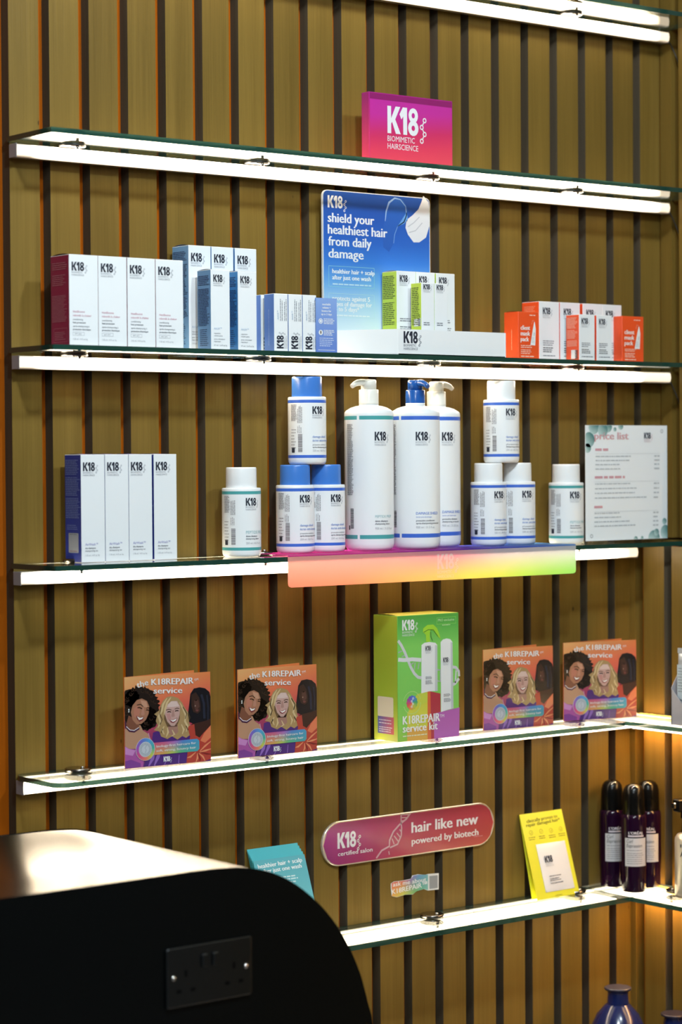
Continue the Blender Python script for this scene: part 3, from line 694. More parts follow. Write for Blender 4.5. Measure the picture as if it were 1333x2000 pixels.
def stripe_bottle(label, loc, rz, stripe, capm, kind, group, name='shampoo_bottle'):
    """250 ml bottle, cap included: about 0.140 high"""
    t = thing(name, label, 'bottle', loc, rz, group); r = .0307
    b = MB(); pr = [(.026, .0003), (.0285, .0010), (.0302, .0045), (r, .009), (r, .0105), (r, .0152), (r, .098), (r, .1028), (r, .1055), (.0302, .1072), (.029, .1078), (.0245, .1080)]
    ms = [WPLAST] * 4 + [stripe] + [WPLAST] + [stripe] + [WPLAST] * 4
    b.lathe(pr, ms, seg=48); b.build('bottle_body', t)
    b = MB(); b.lathe([(.0242, .1078), (.0243, .1082), (.0240, .137), (.0236, .1392), (.0228, .1400)], capm, seg=44); b.build('cap', t)
    p = Print(cyl_map(r)); u = -.0124
    p.logo(u, .0802, .0121, INKD, INKG)
    if kind == 'detox':
        lines(p, u, [(.0368, .0044, 'PEPTIDE PREP', srgb('#9cc7cd'), 0), (.0318, .0024, 'detox shampoo', INKM, .012), (.0278, .0024, 'shampooing détox', INKM, .008), (.0206, .0030, '250 ml / 8.5 fl oz', INKG, 0)])
    else:
        bl = srgb('#8aa4dc')
        lines(p, u, [(.0425, .0036, 'damage shield', bl, .01), (.0367, .0036, 'écran anti-dommages', bl, .01)] + ([(.0304, .0024, 'protective conditioner', INKM, .0), (.0264, .0024, 'après-shampooing protecteur', INKM, .008)] if kind == 'cond' else [(.0304, .0024, 'pH protective shampoo', INKM, 0), (.0264, .0024, 'shampooing protecteur pH', INKM, .008)]) + [(.0206, .0030, '250 ml / 8.5 fl oz', INKG, 0)])
    dk = srgb('#858085')
    p.para(-.0505, .0945, .0125, .068, .0019, .0009, dk); p.para(-.0505, .055, .011, .022, .0048, .0009, dk)
    for k in range(4): p.dashes(-.0358 + k * .0022, .066, .028, .0009, dk, rot=R(90)); 
    for k in range(3): p.dashes(-.0358 + k * .0026, .050, .014, .0008, dk, rot=R(90))
    y = .0200
    for k in range(16):
        hh = random.choice((.0006, .0009, .0014)); p.rect(-.0360, y, -.0288, y + hh, dk, 2); y += hh + .0007
    p.poly(rounded_rect(-.0490, -.0425, .0190, .0275, .001), INKD, 2); p.build('label_print', t)
    return t
TEAL = mat('teal_print', (0.075, 0.36, 0.37), 0.3); ROYAL = mat('royal_blue_print', (0.055, 0.15, 0.62), 0.3)
GR = 'small shampoo bottles on the pump bottle shelf'
tp = zb + .0032
d0 = stripe_bottle('small white bottle with teal stripes and white cap standing alone left of the rainbow strip', (0.3722, -0.065, zb), 0, TEAL, WPLAST, 'detox', GR)
dup(d0, 'small teal-striped white bottle between the blue-striped trio and the price list', (1.0752, -0.065, zb), R(-8))
c0 = stripe_bottle('small blue-capped bottle at the lower left of the blue-capped stack', (0.4742, -0.070, tp), R(0), ROYAL, BLUEP, 'cond', GR)
dup(c0, 'small blue-capped bottle at the lower right of its stack, touching the teal-striped pump bottle', (0.5365, -0.070, tp), R(0))
dup(c0, 'small blue-capped bottle standing on top of two others', (0.4991, -0.070, tp + .1402), R(2))
s0_ = stripe_bottle('small blue-striped bottle with white cap, lower left of the white-capped stack', (0.8876, -0.070, tp), R(0), ROYAL, WPLAST, 'shampoo', GR)
dup(s0_, 'small blue-striped bottle with white cap, lower right of the white-capped stack', (0.9546, -0.070, tp), R(-4))
dup(s0_, 'small blue-striped white-capped bottle balanced on top of two others', (0.9179, -0.070, tp + .1402), R(-4))

def pump_bottle(label, loc, rz, stripe, pm, kind, spout):
    t = thing('pump_bottle', label, 'pump bottle', loc, rz, 'large pump bottles above the rainbow strip'); r = .0401
    b = MB(); sg = 60
    pr = [(.033, .0003), (.0365, .0012), (.0392, .0052), (r, .011), (r, .0191), (r, .0256), (r, .2120), (r, .2182), (r, .2215), (.0394, .2248), (.0375, .2272), (.0300, .2318), (.0215, .2345), (.0165, .2352), (.0160, .2360)]
    for i in range(len(pr) - 1):
        for k in range(sg):
            a0, a1 = 2 * math.pi * k / sg, 2 * math.pi * (k + 1) / sg; am = (a0 + a1) / 2
            seam = abs((math.degrees(math.atan2(math.sin(am), -math.cos(am))) if False else (math.degrees(math.atan2(math.sin(am - R(-58)), math.cos(am - R(-58)))))) ) < 4
            m_ = stripe if i in (4, 6) and not seam else WPLAST
            if i == 4: m_ = stripe if not seam else WPLAST
            if i == 6: m_ = stripe if not seam else WPLAST
            if i == 5: m_ = WPLAST
            P_ = lambda rr, a, z_: (rr * math.sin(a), -rr * math.cos(a), z_)
            if i == 6: pass
            b.face([P_(pr[i][0], a0, pr[i][1]), P_(pr[i][0], a1, pr[i][1]), P_(pr[i + 1][0], a1, pr[i + 1][1]), P_(pr[i + 1][0], a0, pr[i + 1][1])], m_, smooth=True)
    b.face([(pr[0][0] * math.sin(-2 * math.pi * k / sg), -pr[0][0] * math.cos(2 * math.pi * k / sg), pr[0][1]) for k in range(sg)], WPLAST)
    b.build('bottle_body', t)
    white_neck = pm is DBLUEP
    b = MB()
    b.lathe([(.0160, .2352), (.0160, .2412)], WPLAST, seg=32); 
    b.lathe([(.0162, .2400 if white_neck else .2372), (.0162, .2405), (.0160, .2600), (.0154, .2612), (.0128, .2614)], pm, seg=36); b.build('pump_collar', t)
    b = MB(); b.lathe([(.0126, .2612), (.0126, .2740), (.0120, .2765), (.0100, .2777), (.004, .2780)], pm, seg=32)
    c, s_ = math.cos(spout), math.sin(spout)
    ptsp = [(.004, .2722), (.014, .2728), (.022, .2722), (.029, .2700), (.0352, .2660)]
    b.tube([(q * c, q * s_, z_) for q, z_ in ptsp], [.0058, .0056, .0052, .0044, .0036], pm, 14); b.build('pump_head', t)
    p = Print(cyl_map(r)); u = -.0124
    p.logo(u, .1780, .0143, INKD, INKG, kx=.95)
    cc = srgb('#9cc7cd') if kind == 'detox' else srgb('#7f9ade')
    if kind == 'detox': ls = [(.0535, .0040, 'PEPTIDE PREP', cc, 0), (.0468, .0028, 'detox shampoo', INKM, .012), (.0424, .0028, 'shampooing détox', INKM, .008)]
    elif kind == 'cond': ls = [(.0570, .0042, 'DAMAGE SHIELD', cc, .01), (.0520, .0024, 'écran anti-dommages', cc, 0), (.0458, .0028, 'protective conditioner', INKM, .01), (.0414, .0028, 'après-shampooing protecteur', INKM, .008)]
    else: ls = [(.0570, .0042, 'DAMAGE SHIELD', cc, .01), (.0520, .0024, 'écran anti-dommages', cc, 0), (.0458, .0028, 'protective shampoo', INKM, .01), (.0414, .0028, 'shampooing protecteur', INKM, .008)]
    lines(p, u, ls + [(.0345, .0034, '930 ml / 31.5 fl oz', INKG, 0)])
    dk = srgb('#68666c'); p.para(-.0640, .204, .0150, .090, .0017, .0008, dk)
    y = .036
    for k in range(18):
        hh = random.choice((.0006, .0010, .0015)); p.rect(-.0560, y, -.0490, y + hh, dk, 2); y += hh + .0006
    p.rect(-.0600, .034, -.0572, .041, INKD, 2); p.build('label_print', t)
    return t
pump_bottle('large teal-striped pump bottle with white pump, leftmost of the three', (0.6222, -0.075, tp), R(-8), TEAL, CREAM, 'detox', R(188))
pump_bottle('large blue-striped pump bottle with a blue pump', (0.7130, -0.085, tp), R(-22), ROYAL, DBLUEP, 'cond', R(-72))
pump_bottle('large blue-striped pump bottle with white pump, half hidden behind the blue pump one', (0.7957, -0.0420, tp), R(-10), ROYAL, CREAM, 'shampoo', R(8))

# rainbow shelf strip: plate on the glass and flap hanging before the edge
t = thing('shelf_talker', 'rainbow coloured plastic strip clipped over the front of the pump bottle shelf', 'shelf strip', (0.72, -0.134, zb))
x0, x1 = 0.411 - .72, 1.031 - .72
TOPST = [(0, '#d93aa0'), (.25, '#cf3fa6'), (.5, '#8a35a8'), (.62, '#5a3fb4'), (.8, '#3f5cc4'), (1, '#5b8fd0')]
def flapc(s_, t_):
    top = ramp([(0, '#ffc0b4'), (.35, '#ffb9bb'), (.55, '#f7a8c0'), (.7, '#e4d6e2'), (1, '#dfe6ee')], s_)
    bot = ramp([(0, '#ff9a78'), (.2, '#ffa878'), (.45, '#ffce6a'), (.6, '#fbe65c'), (.8, '#c8e64f'), (1, '#9fe06a')], s_)
    q = min(max((1 - t_ - .15) / .75, 0), 1); return mix(mix(top, bot, q), (.95, .93, .90), .22)
b = MB(); n = 40
rows = [[(x0 + (x1 - x0) * i / n, y, z_) for i in range(n + 1)] for y, z_ in ((.104, .0028), (.002, .0028), (.0, .0024), (-.0004, .0016), (-.0004, .0002))]
cols = [[ramp(TOPST, i / n) for i in range(n + 1)] for _ in rows]
b.grid(rows, FLAP, False, False, cols)
b.grid([[(x0 + (x1 - x0) * i / n, y, z_) for i in range(n + 1)] for y, z_ in ((.104, .0006), (.104, .0028))], FLAP, False, False, [cols[0]] * 2); b.build('top_plate', t)
b = MB(); r_ = .006; zf0, zf1 = -.0478, .0000
def flap_face(y, flip):
    NZ = 12
    def inset(z_): 
        q = zf0 + r_ - z_
        return r_ - math.sqrt(max(r_ * r_ - q * q, 0)) if q > 0 else 0
    zs = [zf0, zf0 + .0015, zf0 + .003, zf0 + r_] + [zf0 + r_ + (zf1 - zf0 - r_) * k / NZ for k in range(1, NZ + 1)]
    rows = [[((x0 + inset(z_)) + (x1 - x0 - 2 * inset(z_)) * i / n, y, z_) for i in range(n + 1)] for z_ in zs]
    cols = [[flapc(i / n, (z_ - zf0) / (zf1 - zf0)) for i in range(n + 1)] for z_ in zs]
    if flip: rows = [r[::-1] for r in rows]; cols = [c[::-1] for c in cols]
    b.grid(rows, FLAP, False, False, cols); return rows
flap_face(-.0004, False); fb = b.build('hanging_flap', t)
sd = fb.modifiers.new('thickness', 'SOLIDIFY'); sd.thickness = 0.0012; sd.offset = -1
p = Print(plane_map((x0, -.0004, 0), (1, 0, 0), (0, 0, 1), (0, -1, 0)), attr_mat('white_cutout_lettering', .35, 0, .5))
p.logo(.3050, -.0300, .0250, (.92, .90, .86), (.92, .9, .86), kx=.95); p.build('white_lettering', fb)

# price list
t = thing('price_list', 'white price list in a clear stand at the right end of the pump bottle shelf', 'price list', (1.2115, -0.080, zb))
PLW, PLH = .2065, .2085
CLEAR = glass_mat('clear_acrylic', (0.99, 0.995, 0.995))
b = MB(); b.box(-PLW / 2, PLW / 2, .0002, .0008, .004, PLH, mat('price_paper', (.84, .88, .92), .5)); sh = b.build('paper_sheet', t)
b = MB(); b.box(-PLW / 2, PLW / 2, .0020, .0032, .0003, PLH + .0006, CLEAR); b.box(-PLW / 2, PLW / 2, .0034, .046, .0003, .0016, CLEAR); b.build('acrylic_stand', t)
p = Print(plane_map((-PLW / 2, .0002, 0), (1, 0, 0), (0, 0, 1), (0, -1, 0)), INK); Hm = Homo([(55, 852), (697, 850), (718, 1758), (75, 1775)], PLW, PLH)
tl, td, tlt = srgb('#8fc0bd'), srgb('#3f7f80'), srgb('#c2dedd')
def bubble(x, y, rr, lay=1):
    u, v = Hm(x, y); q = rr * PLW / 642
    um, vm = max(u, q * 0), v
    pts = [(min(max(u + q * math.cos(a), .0004), PLW - .0004), min(max(v + q * math.sin(a), .0045), PLH - .0004)) for a in [2 * math.pi * i / 28 for i in range(28)]]
    p.b.face([p.mp(a, c, p.e(lay)) for a, c in pts], p.m, [mix(td, tlt, .5 - .5 * math.sin(2 * math.pi * i / 28 + .8)) for i in range(28)])
for a in ((85, 965, 42), (75, 1030, 26), (120, 865, 40, 2), (190, 890, 38, 3), (230, 862, 32), (285, 884, 12), (330, 858, 20), (690, 1606, 18), (700, 1690, 40, 2), (628, 1692, 20, 3), (610, 1740, 46), (515, 1735, 10), (465, 1745, 16)): bubble(*a)
u, v = Hm(128, 962); p.text('price list', u, v, .0125, srgb('#9c4254'), .084, bold=.02, lay=4); p.text('price list', u, v, .0125, srgb('#e8b4bb'), .084, bold=.0, lay=5)
p.logo(*Hm(515, 955), .0112, INKD, srgb('#c9a9b4'), lay=4)
red = srgb('#d6a0ac'); gy = srgb('#bcc4cc')
for y, wd in ((1052, .032), (1268, .075), (1500, .022)):
    u, v = Hm(135, y); p.dashes(u, v, wd, .0042, red, ragged=0); u2, v2 = Hm(640, y + 18); p.rect(u, v2 - .0004, u2, v2, srgb('#c3cad0'), 1)
for y, wd in ((1100, .088), (1132, .088), (1164, .062), (1198, .062), (1315, .088), (1352, .104), (1388, .100), (1425, .130), (1545, .064), (1578, .066), (1612, .088), (1645, .104)):
    u, v = Hm(138, y); p.dashes(u, v, wd, .0020, gy, ragged=0); u, v = Hm(600, y - 4); p.dashes(u, v, .0135, .0026, gy, ragged=0)
for x, y in ((655, 895), (118, 1718)):
    u, v = Hm(x, y); p.ring(u, v, .0036, .0020, srgb('#b7bec4'), 2)
p.build('printing', sh)

# ================================================================== LEAFLET SHELF
zl5 = Z[5]
LW, LH = .1515, .1390
def leaflet_art(p):
    H = Homo([(98, 197), (1200, 140), (1195, 1322), (103, 1400)], LW, LH)
    def bgc(s_, t_):
        top = mix(srgb('#e0a868'), srgb('#dd7a3c'), s_); mid = ramp([(0, '#e08a4c'), (.45, '#e0643e'), (1, '#d85a48')], s_); low = ramp([(0, '#8a3a5a'), (.5, '#b8305a'), (1, '#a83048')], s_); bot = srgb('#5c2a78')
        if t_ > .72: return mix(mid, top, (t_ - .72) / .28)
        if t_ > .42: return mix(low, mid, (t_ - .42) / .3)
        return mix(bot, low, t_ / .42)
    p.gradient(0, .0004, LW, LH, bgc, 12, 16, 0)
    cl = lambda l: [(min(max(u, .0002), LW - .0002), min(max(v, .0006), LH)) for u, v in H.pts(l)]
    def P_(l, c, lay): p.poly(cl(l)[::-1], c, lay)
    rng = random.Random(3)
    def curly(cx, cy, rx, ry, k, amp):
        return [(cx + (rx + amp * rng.uniform(-.4, 1)) * math.cos(a), cy + (ry + amp * rng.uniform(-.4, 1)) * math.sin(a)) for a in [2 * math.pi * i / k for i in range(k)]]
    # left: curly dark hair, smile, necklace, pink dress
    hair = srgb('#211815'); hair2 = srgb('#3d2a20'); sk = srgb('#a87256'); skd = srgb('#7d4c38'); skl = srgb('#c49074')
    P_(curly(300, 610, 235, 285, 90, 34), hair, 1); P_(curly(390, 740, 120, 150, 50, 24), hair, 1); P_(curly(170, 470, 110, 110, 40, 26), hair, 1)
    for _ in range(46):
        a = rng.uniform(0, 6.28); x = 300 + 225 * math.cos(a) * rng.uniform(.72, 1.0); y = 600 + 270 * math.sin(a) * rng.uniform(.72, 1.0); q = rng.uniform(12, 24)
        pts = [(x + q * math.cos(k * .9), y + q * math.sin(k * .9)) for k in range(5)]
        p.line(cl(pts), .0007, hair2, 2)
    P_([(98, 880), (160, 840), (300, 830), (330, 900), (395, 945), (430, 1010), (440, 1140), (98, 1140)], srgb('#b98a6c'), 2)
    P_([(150, 700), (290, 780), (280, 860), (205, 905), (110, 850)], skd, 3)
    face = [(255, 500), (320, 480), (385, 515), (412, 585), (405, 680), (370, 760), (310, 815), (250, 820), (200, 760), (178, 660), (200, 570)]
    P_(face, sk, 4); P_([(215, 610), (270, 570), (300, 650), (270, 740), (215, 720)], srgb('#b9745e'), 5); P_([(300, 500), (375, 520), (395, 600), (330, 590)], skl, 5)
    P_([(322, 600), (345, 605), (352, 690), (325, 705), (305, 690)], srgb('#b8806a'), 6)
    for l in ([(255, 565), (300, 555), (335, 585)], [(375, 610), (400, 600), (412, 615)]): p.line(cl(l), .0011, srgb('#2a1a14'), 7)
    for l in ([(262, 600), (290, 598), (322, 615)], [(372, 632), (392, 630), (405, 640)]): p.line(cl(l), .0014, srgb('#241612'), 7)
    P_([(245, 705), (290, 728), (345, 718), (330, 765), (285, 785), (255, 750)], srgb('#7a2f35'), 6); P_([(255, 715), (295, 735), (338, 725), (318, 752), (280, 762)], srgb('#efe9e4'), 7)
    p.line(cl([(108, 780), (115, 850), (160, 905), (220, 915), (285, 870)]), .0026, srgb('#4a2440'), 5); p.line(cl([(120, 845), (165, 890), (220, 898), (278, 860)]), .0010, srgb('#e9e2ea'), 6)
    for y in (625, 650): p.ellipse(*H(152, y), .0010, .0013, srgb('#e9e6e2'), 6)
    P_([(98, 1105), (150, 1135), (240, 1150), (300, 1130), (340, 1180), (360, 1300), (330, 1400), (98, 1400)], srgb('#a84f9e'), 3); P_([(98, 1110), (150, 1140), (235, 1160), (200, 1230), (98, 1210)], srgb('#c783c4'), 4)
    P_([(98, 1300), (180, 1280), (300, 1330), (300, 1400), (98, 1400)], srgb('#7c3a92'), 4); p.line(cl([(400, 935), (415, 1000), (425, 1080)]), .0012, srgb('#c98ab8'), 4)
    # middle: blonde waves, purple dress
    hb, hb2, hb3 = srgb('#ab8c5c'), srgb('#d3b98a'), srgb('#6c5238')
    P_([(450, 1000), (460, 930), (560, 900), (800, 920), (930, 960), (940, 1060), (900, 1200), (870, 1340), (440, 1390), (330, 1400), (350, 1250), (440, 1130)], srgb('#4d2678'), 3)
    for l in ([(470, 1390), (520, 1250), (560, 1150)], [(600, 1370), (650, 1240)], [(780, 1340), (790, 1230)], [(400, 1390), (450, 1270), (480, 1200)]): p.line(cl(l), [.0015] + [.006] * (len(l) - 2) + [.001], srgb('#8a5fb8'), 4)
    P_([(700, 455), (780, 480), (830, 540), (870, 620), (915, 680), (938, 745), (915, 800), (940, 860), (925, 920), (945, 960), (880, 1010), (830, 985), (770, 1030), (700, 985), (640, 1020), (560, 985), (540, 920), (470, 900), (520, 840), (495, 780), (510, 715), (475, 690), (540, 640), (555, 580), (590, 510), (640, 465)], hb, 5)
    P_([(610, 640), (600, 760), (640, 860), (760, 860), (800, 760), (805, 640), (760, 580), (660, 590)], hb3, 6)
    P_([(655, 830), (770, 820), (780, 930), (720, 985), (640, 940)], srgb('#a5786a'), 6)
    P_([(700, 520), (770, 520), (805, 590), (800, 700), (775, 790), (730, 850), (690, 850), (640, 790), (612, 700), (615, 620), (650, 560)], srgb('#c49d94'), 7)
    P_([(690, 525), (760, 525), (795, 590), (700, 600), (640, 600), (655, 560)], srgb('#d9bdb6'), 8); P_([(625, 690), (675, 680), (690, 750), (650, 770)], srgb('#c08984'), 8)
    P_([(705, 640), (725, 638), (735, 720), (712, 732), (690, 722)], srgb('#b0857c'), 9)
    for l in ([(625, 640), (660, 628), (695, 640)], [(735, 628), (765, 615), (795, 622)]): p.line(cl(l), .0011, srgb('#4a3428'), 9)
    for l in ([(640, 665), (665, 658), (690, 665)], [(740, 655), (765, 647), (785, 652)]): p.line(cl(l), .0015, srgb('#2a1c1c'), 9)
    P_([(665, 765), (710, 770), (770, 740), (755, 785), (715, 812), (685, 800)], srgb('#8a3d45'), 9); P_([(675, 770), (712, 775), (762, 750), (745, 780), (712, 796)], srgb('#f2efec'), 10)
    for l in ([(640, 480), (590, 560), (570, 650), (530, 720), (555, 800), (520, 870)], [(690, 470), (640, 540), (615, 620), (600, 700)], [(800, 540), (850, 640), (880, 720), (865, 790), (900, 860), (880, 930)], [(600, 850), (570, 900), (600, 960)], [(820, 830), (850, 900), (830, 960)], [(700, 900), (730, 960), (690, 985)], [(640, 870), (650, 930), (625, 990)]):
        p.line(cl(l), [.0012] + [.0034] * (len(l) - 2) + [.0012], hb2, 8)
    for l in ([(560, 600), (545, 690), (575, 760), (545, 830)], [(840, 600), (890, 690), (870, 760)], [(580, 880), (560, 940)], [(880, 850), (905, 910)]): p.line(cl(l), .0018, hb3, 8)
    # right: dark bob, orange satin dress
    P_([(985, 360), (1060, 345), (1130, 360), (1185, 410), (1200, 470), (1200, 860), (1130, 830), (985, 830), (920, 800), (905, 700), (925, 560), (940, 430)], srgb('#15161f'), 5)
    P_([(950, 440), (1010, 410), (1050, 480), (1070, 580), (1065, 660), (1030, 695), (975, 670), (950, 590)], srgb('#3a2622'), 6); P_([(985, 520), (1040, 510), (1055, 600), (1020, 650), (990, 620)], srgb('#553731'), 7)
    p.line(cl([(1000, 520), (1025, 515)]), .0012, srgb('#0d0908'), 8); P_([(1000, 640), (1045, 640), (1035, 665), (1010, 665)], srgb('#6d3c3c'), 8); p.ellipse(*H(1000, 590), .0010, .0010, srgb('#a08478'), 8)
    p.line(cl([(1080, 440), (1110, 560), (1115, 760)]), .004, srgb('#262b3c'), 7); p.line(cl([(1150, 450), (1165, 600), (1160, 780)]), .003, srgb('#222634'), 7)
    P_([(950, 830), (1130, 790), (1200, 760), (1200, 880), (1100, 1000), (1020, 1040), (960, 960)], srgb('#3c231f'), 6)
    P_([(900, 860), (985, 830), (1000, 980), (1050, 1010), (1110, 940), (1200, 850), (1200, 1290), (1100, 1330), (880, 1340), (900, 1150), (930, 1000)], srgb('#b4392a'), 7); P_([(1200, 850), (1110, 950), (1060, 1050), (1120, 1080), (1200, 1010)], srgb('#e0764a'), 8)
    for l in ([(1050, 1190), (1120, 1120), (1195, 1060)], [(1050, 1200), (1130, 1180), (1195, 1160)], [(1040, 1215), (1090, 1260), (1120, 1320)], [(1020, 1215), (1020, 1280), (1000, 1330)], [(1000, 1200), (930, 1260), (890, 1270)]): p.line(cl(l), [.001, .0030, .001], srgb('#e28a5c'), 9)
    for l in ([(1060, 1205), (1140, 1225), (1195, 1230)], [(1030, 1220), (1055, 1290), (1050, 1330)]): p.line(cl(l), [.001, .0026, .001], srgb('#7e2220'), 9)
    # rainbow badge and banner
    bann = ramp
    x0_, x1_ = 420, 1045
    n = 24
    for i in range(n):
        a, c = x0_ + (x1_ - x0_) * i / n, x0_ + (x1_ - x0_) * (i + 1) / n
        f = lambda q: (bann([(0, '#c8486a'), (.3, '#c0508a'), (.5, '#a860c0'), (.65, '#4f78cc'), (.85, '#3f8fd0'), (1, '#3f9ac0')], q), bann([(0, '#d88858'), (.25, '#d8a04c'), (.45, '#b4c850'), (.6, '#5cb870'), (.8, '#4aa89a'), (1, '#4a9fb0')], q))
        ytop = lambda x: 1068 - (x - 420) * (1068 - 1022) / 625; ybot = lambda x: 1228 - (x - 420) * (1228 - 1185) / 625
        ins = lambda x: (28 - math.sqrt(max(28 ** 2 - max(x - (x1_ - 28), 0) ** 2, 0))) 
        q0, q1 = i / n, (i + 1) / n
        pts = [H(a, ybot(a) - ins(a)), H(c, ybot(c) - ins(c)), H(c, ytop(c) + ins(c)), H(a, ytop(a) + ins(a))]
        p.b.face([p.mp(u, v, p.e(11)) for u, v in pts], p.m, [f(q0)[1], f(q1)[1], f(q1)[0], f(q0)[0]])
    u, v = H(357, 1148); rr = .0162
    p.ellipse(u, v, rr + .0006, rr + .0012, srgb('#d8dce4'), 12); wheel = [(0, '#3fae9a'), (.15, '#4a9fd8'), (.3, '#5c6cc8'), (.45, '#9a50b8'), (.6, '#d0447c'), (.75, '#e0745c'), (.88, '#b8c850'), (1, '#3fae9a')]
    p.ring(u, v, rr, rr * .68, None, 13, 32, rr * 1.05, rr * .7, fn=lambda q: ramp(wheel, q)); p.ellipse(u, v, rr * .70, rr * .72, srgb('#c2c8d2'), 14)
    for i in range(26):
        a = 2 * math.pi * i / 26; p.line([(u + rr * .40 * math.cos(a), v + rr * .40 * math.sin(a)), (u + rr * .66 * math.cos(a), v + rr * .66 * math.sin(a))], .0007, srgb('#7d8a98'), 15)
    p.line([(u + .002, v + .006), (u - .001, v + .002), (u + .0015, v - .001), (u - .001, v - .006)], .0007, srgb('#8a96a2'), 15)
    wt = (.84, .84, .84)
    ang = math.atan2(*(lambda a, c: (c[1] - a[1], c[0] - a[0]))(H(495, 1130), H(1000, 1090)))
    for txt, x, y, x2 in (('biology-first haircare for', 497, 1128, 1000), ('soft, strong, bouncy hair', 495, 1185, 1000)):
        a = H(x, y); c = H(x2, y - (38 if y < 1150 else 36)); p.text(txt, a[0], a[1], .0034, wt, math.hypot(c[0] - a[0], c[1] - a[1]), bold=.01, rot=math.atan2(c[1] - a[1], c[0] - a[0]), lay=16)
    wave = lambda X, Y: (X, Y + .0024 * math.sin((X / .104) * 2 * math.pi * .95 + .15))
    a = H(258, 335); p.text('the', a[0], a[1] - .0005, .0090, wt, .0200, rot=R(10), bold=.01, lay=12)
    a = H(440, 305); p.text('K18REPAIR', a[0], a[1], .0093, wt, .0740, bold=.012, lay=12, fn=lambda X, Y: (X, Y + .0010 * math.sin(X / .074 * math.pi) - .004 * (X / .074) + .0038 * max(0, X / .074 - .78) * 3))
    a = H(990, 258); p.text('TM', a[0], a[1] - .001, .0036, wt, .0075, rot=R(12), lay=12)
    a = H(468, 418); p.text('service', a[0], a[1], .0090, wt, .0500, bold=.012, rot=R(-2.5), lay=12)
    a = H(588, 1315); p.logo(a[0], a[1], .0078, (.86, .86, .88), (.7, .7, .8), words=False, kx=.95, lay=13)
ORB = mat('orange_leaflet_card', (0.62, 0.19, 0.06), 0.4)
leaf_labels = ['orange folded leaflet with three women, leftmost on its shelf', 'orange folded leaflet with three women, second from left, left of the green box', 'orange folded leaflet with three women, just right of the green box', 'orange folded leaflet with three women, at the right corner of the shelf']
def leaflet(label, x, y, rz, open_):
    t = thing('folded_leaflet', label, 'leaflet', (x, y, zl5), rz, 'orange leaflets on the glass shelf')
    b = MB(); b.box(0, LW, -.0005, 0, .0003, LH, ORB); f = b.build('front_panel', t)
    p = Print(plane_map((0, -.0005, 0), (1, 0, 0), (0, 0, 1), (0, -1, 0)), INK_GLOSS); p.e0 = .0001; leaflet_art(p); p.build('printed_picture', f)
    b = MB(); c, s_ = math.cos(open_), math.sin(open_)
    b.prism([(0, .0003), (LW * .98, .0003), (LW * .98, LH), (0, LH)], lambda u, v: (u * c + .0008 * s_, .0006 + u * s_ - .0008 * c + .0008, v), lambda u, v: (u * c, .0006 + u * s_ + .0008, v), ORB); b.build('rear_panel', t)
    return t
lf = leaflet(leaf_labels[0], 0.1545, -0.0600, R(-4.0), R(14))
dup(lf, leaf_labels[1], (0.3555, -0.0740, zl5), R(-2.0)); dup(lf, leaf_labels[2], (0.8830, -0.0590, zl5), R(-5.0)); dup(lf, leaf_labels[3], (1.0848, -0.0460, zl5), R(-13.0))

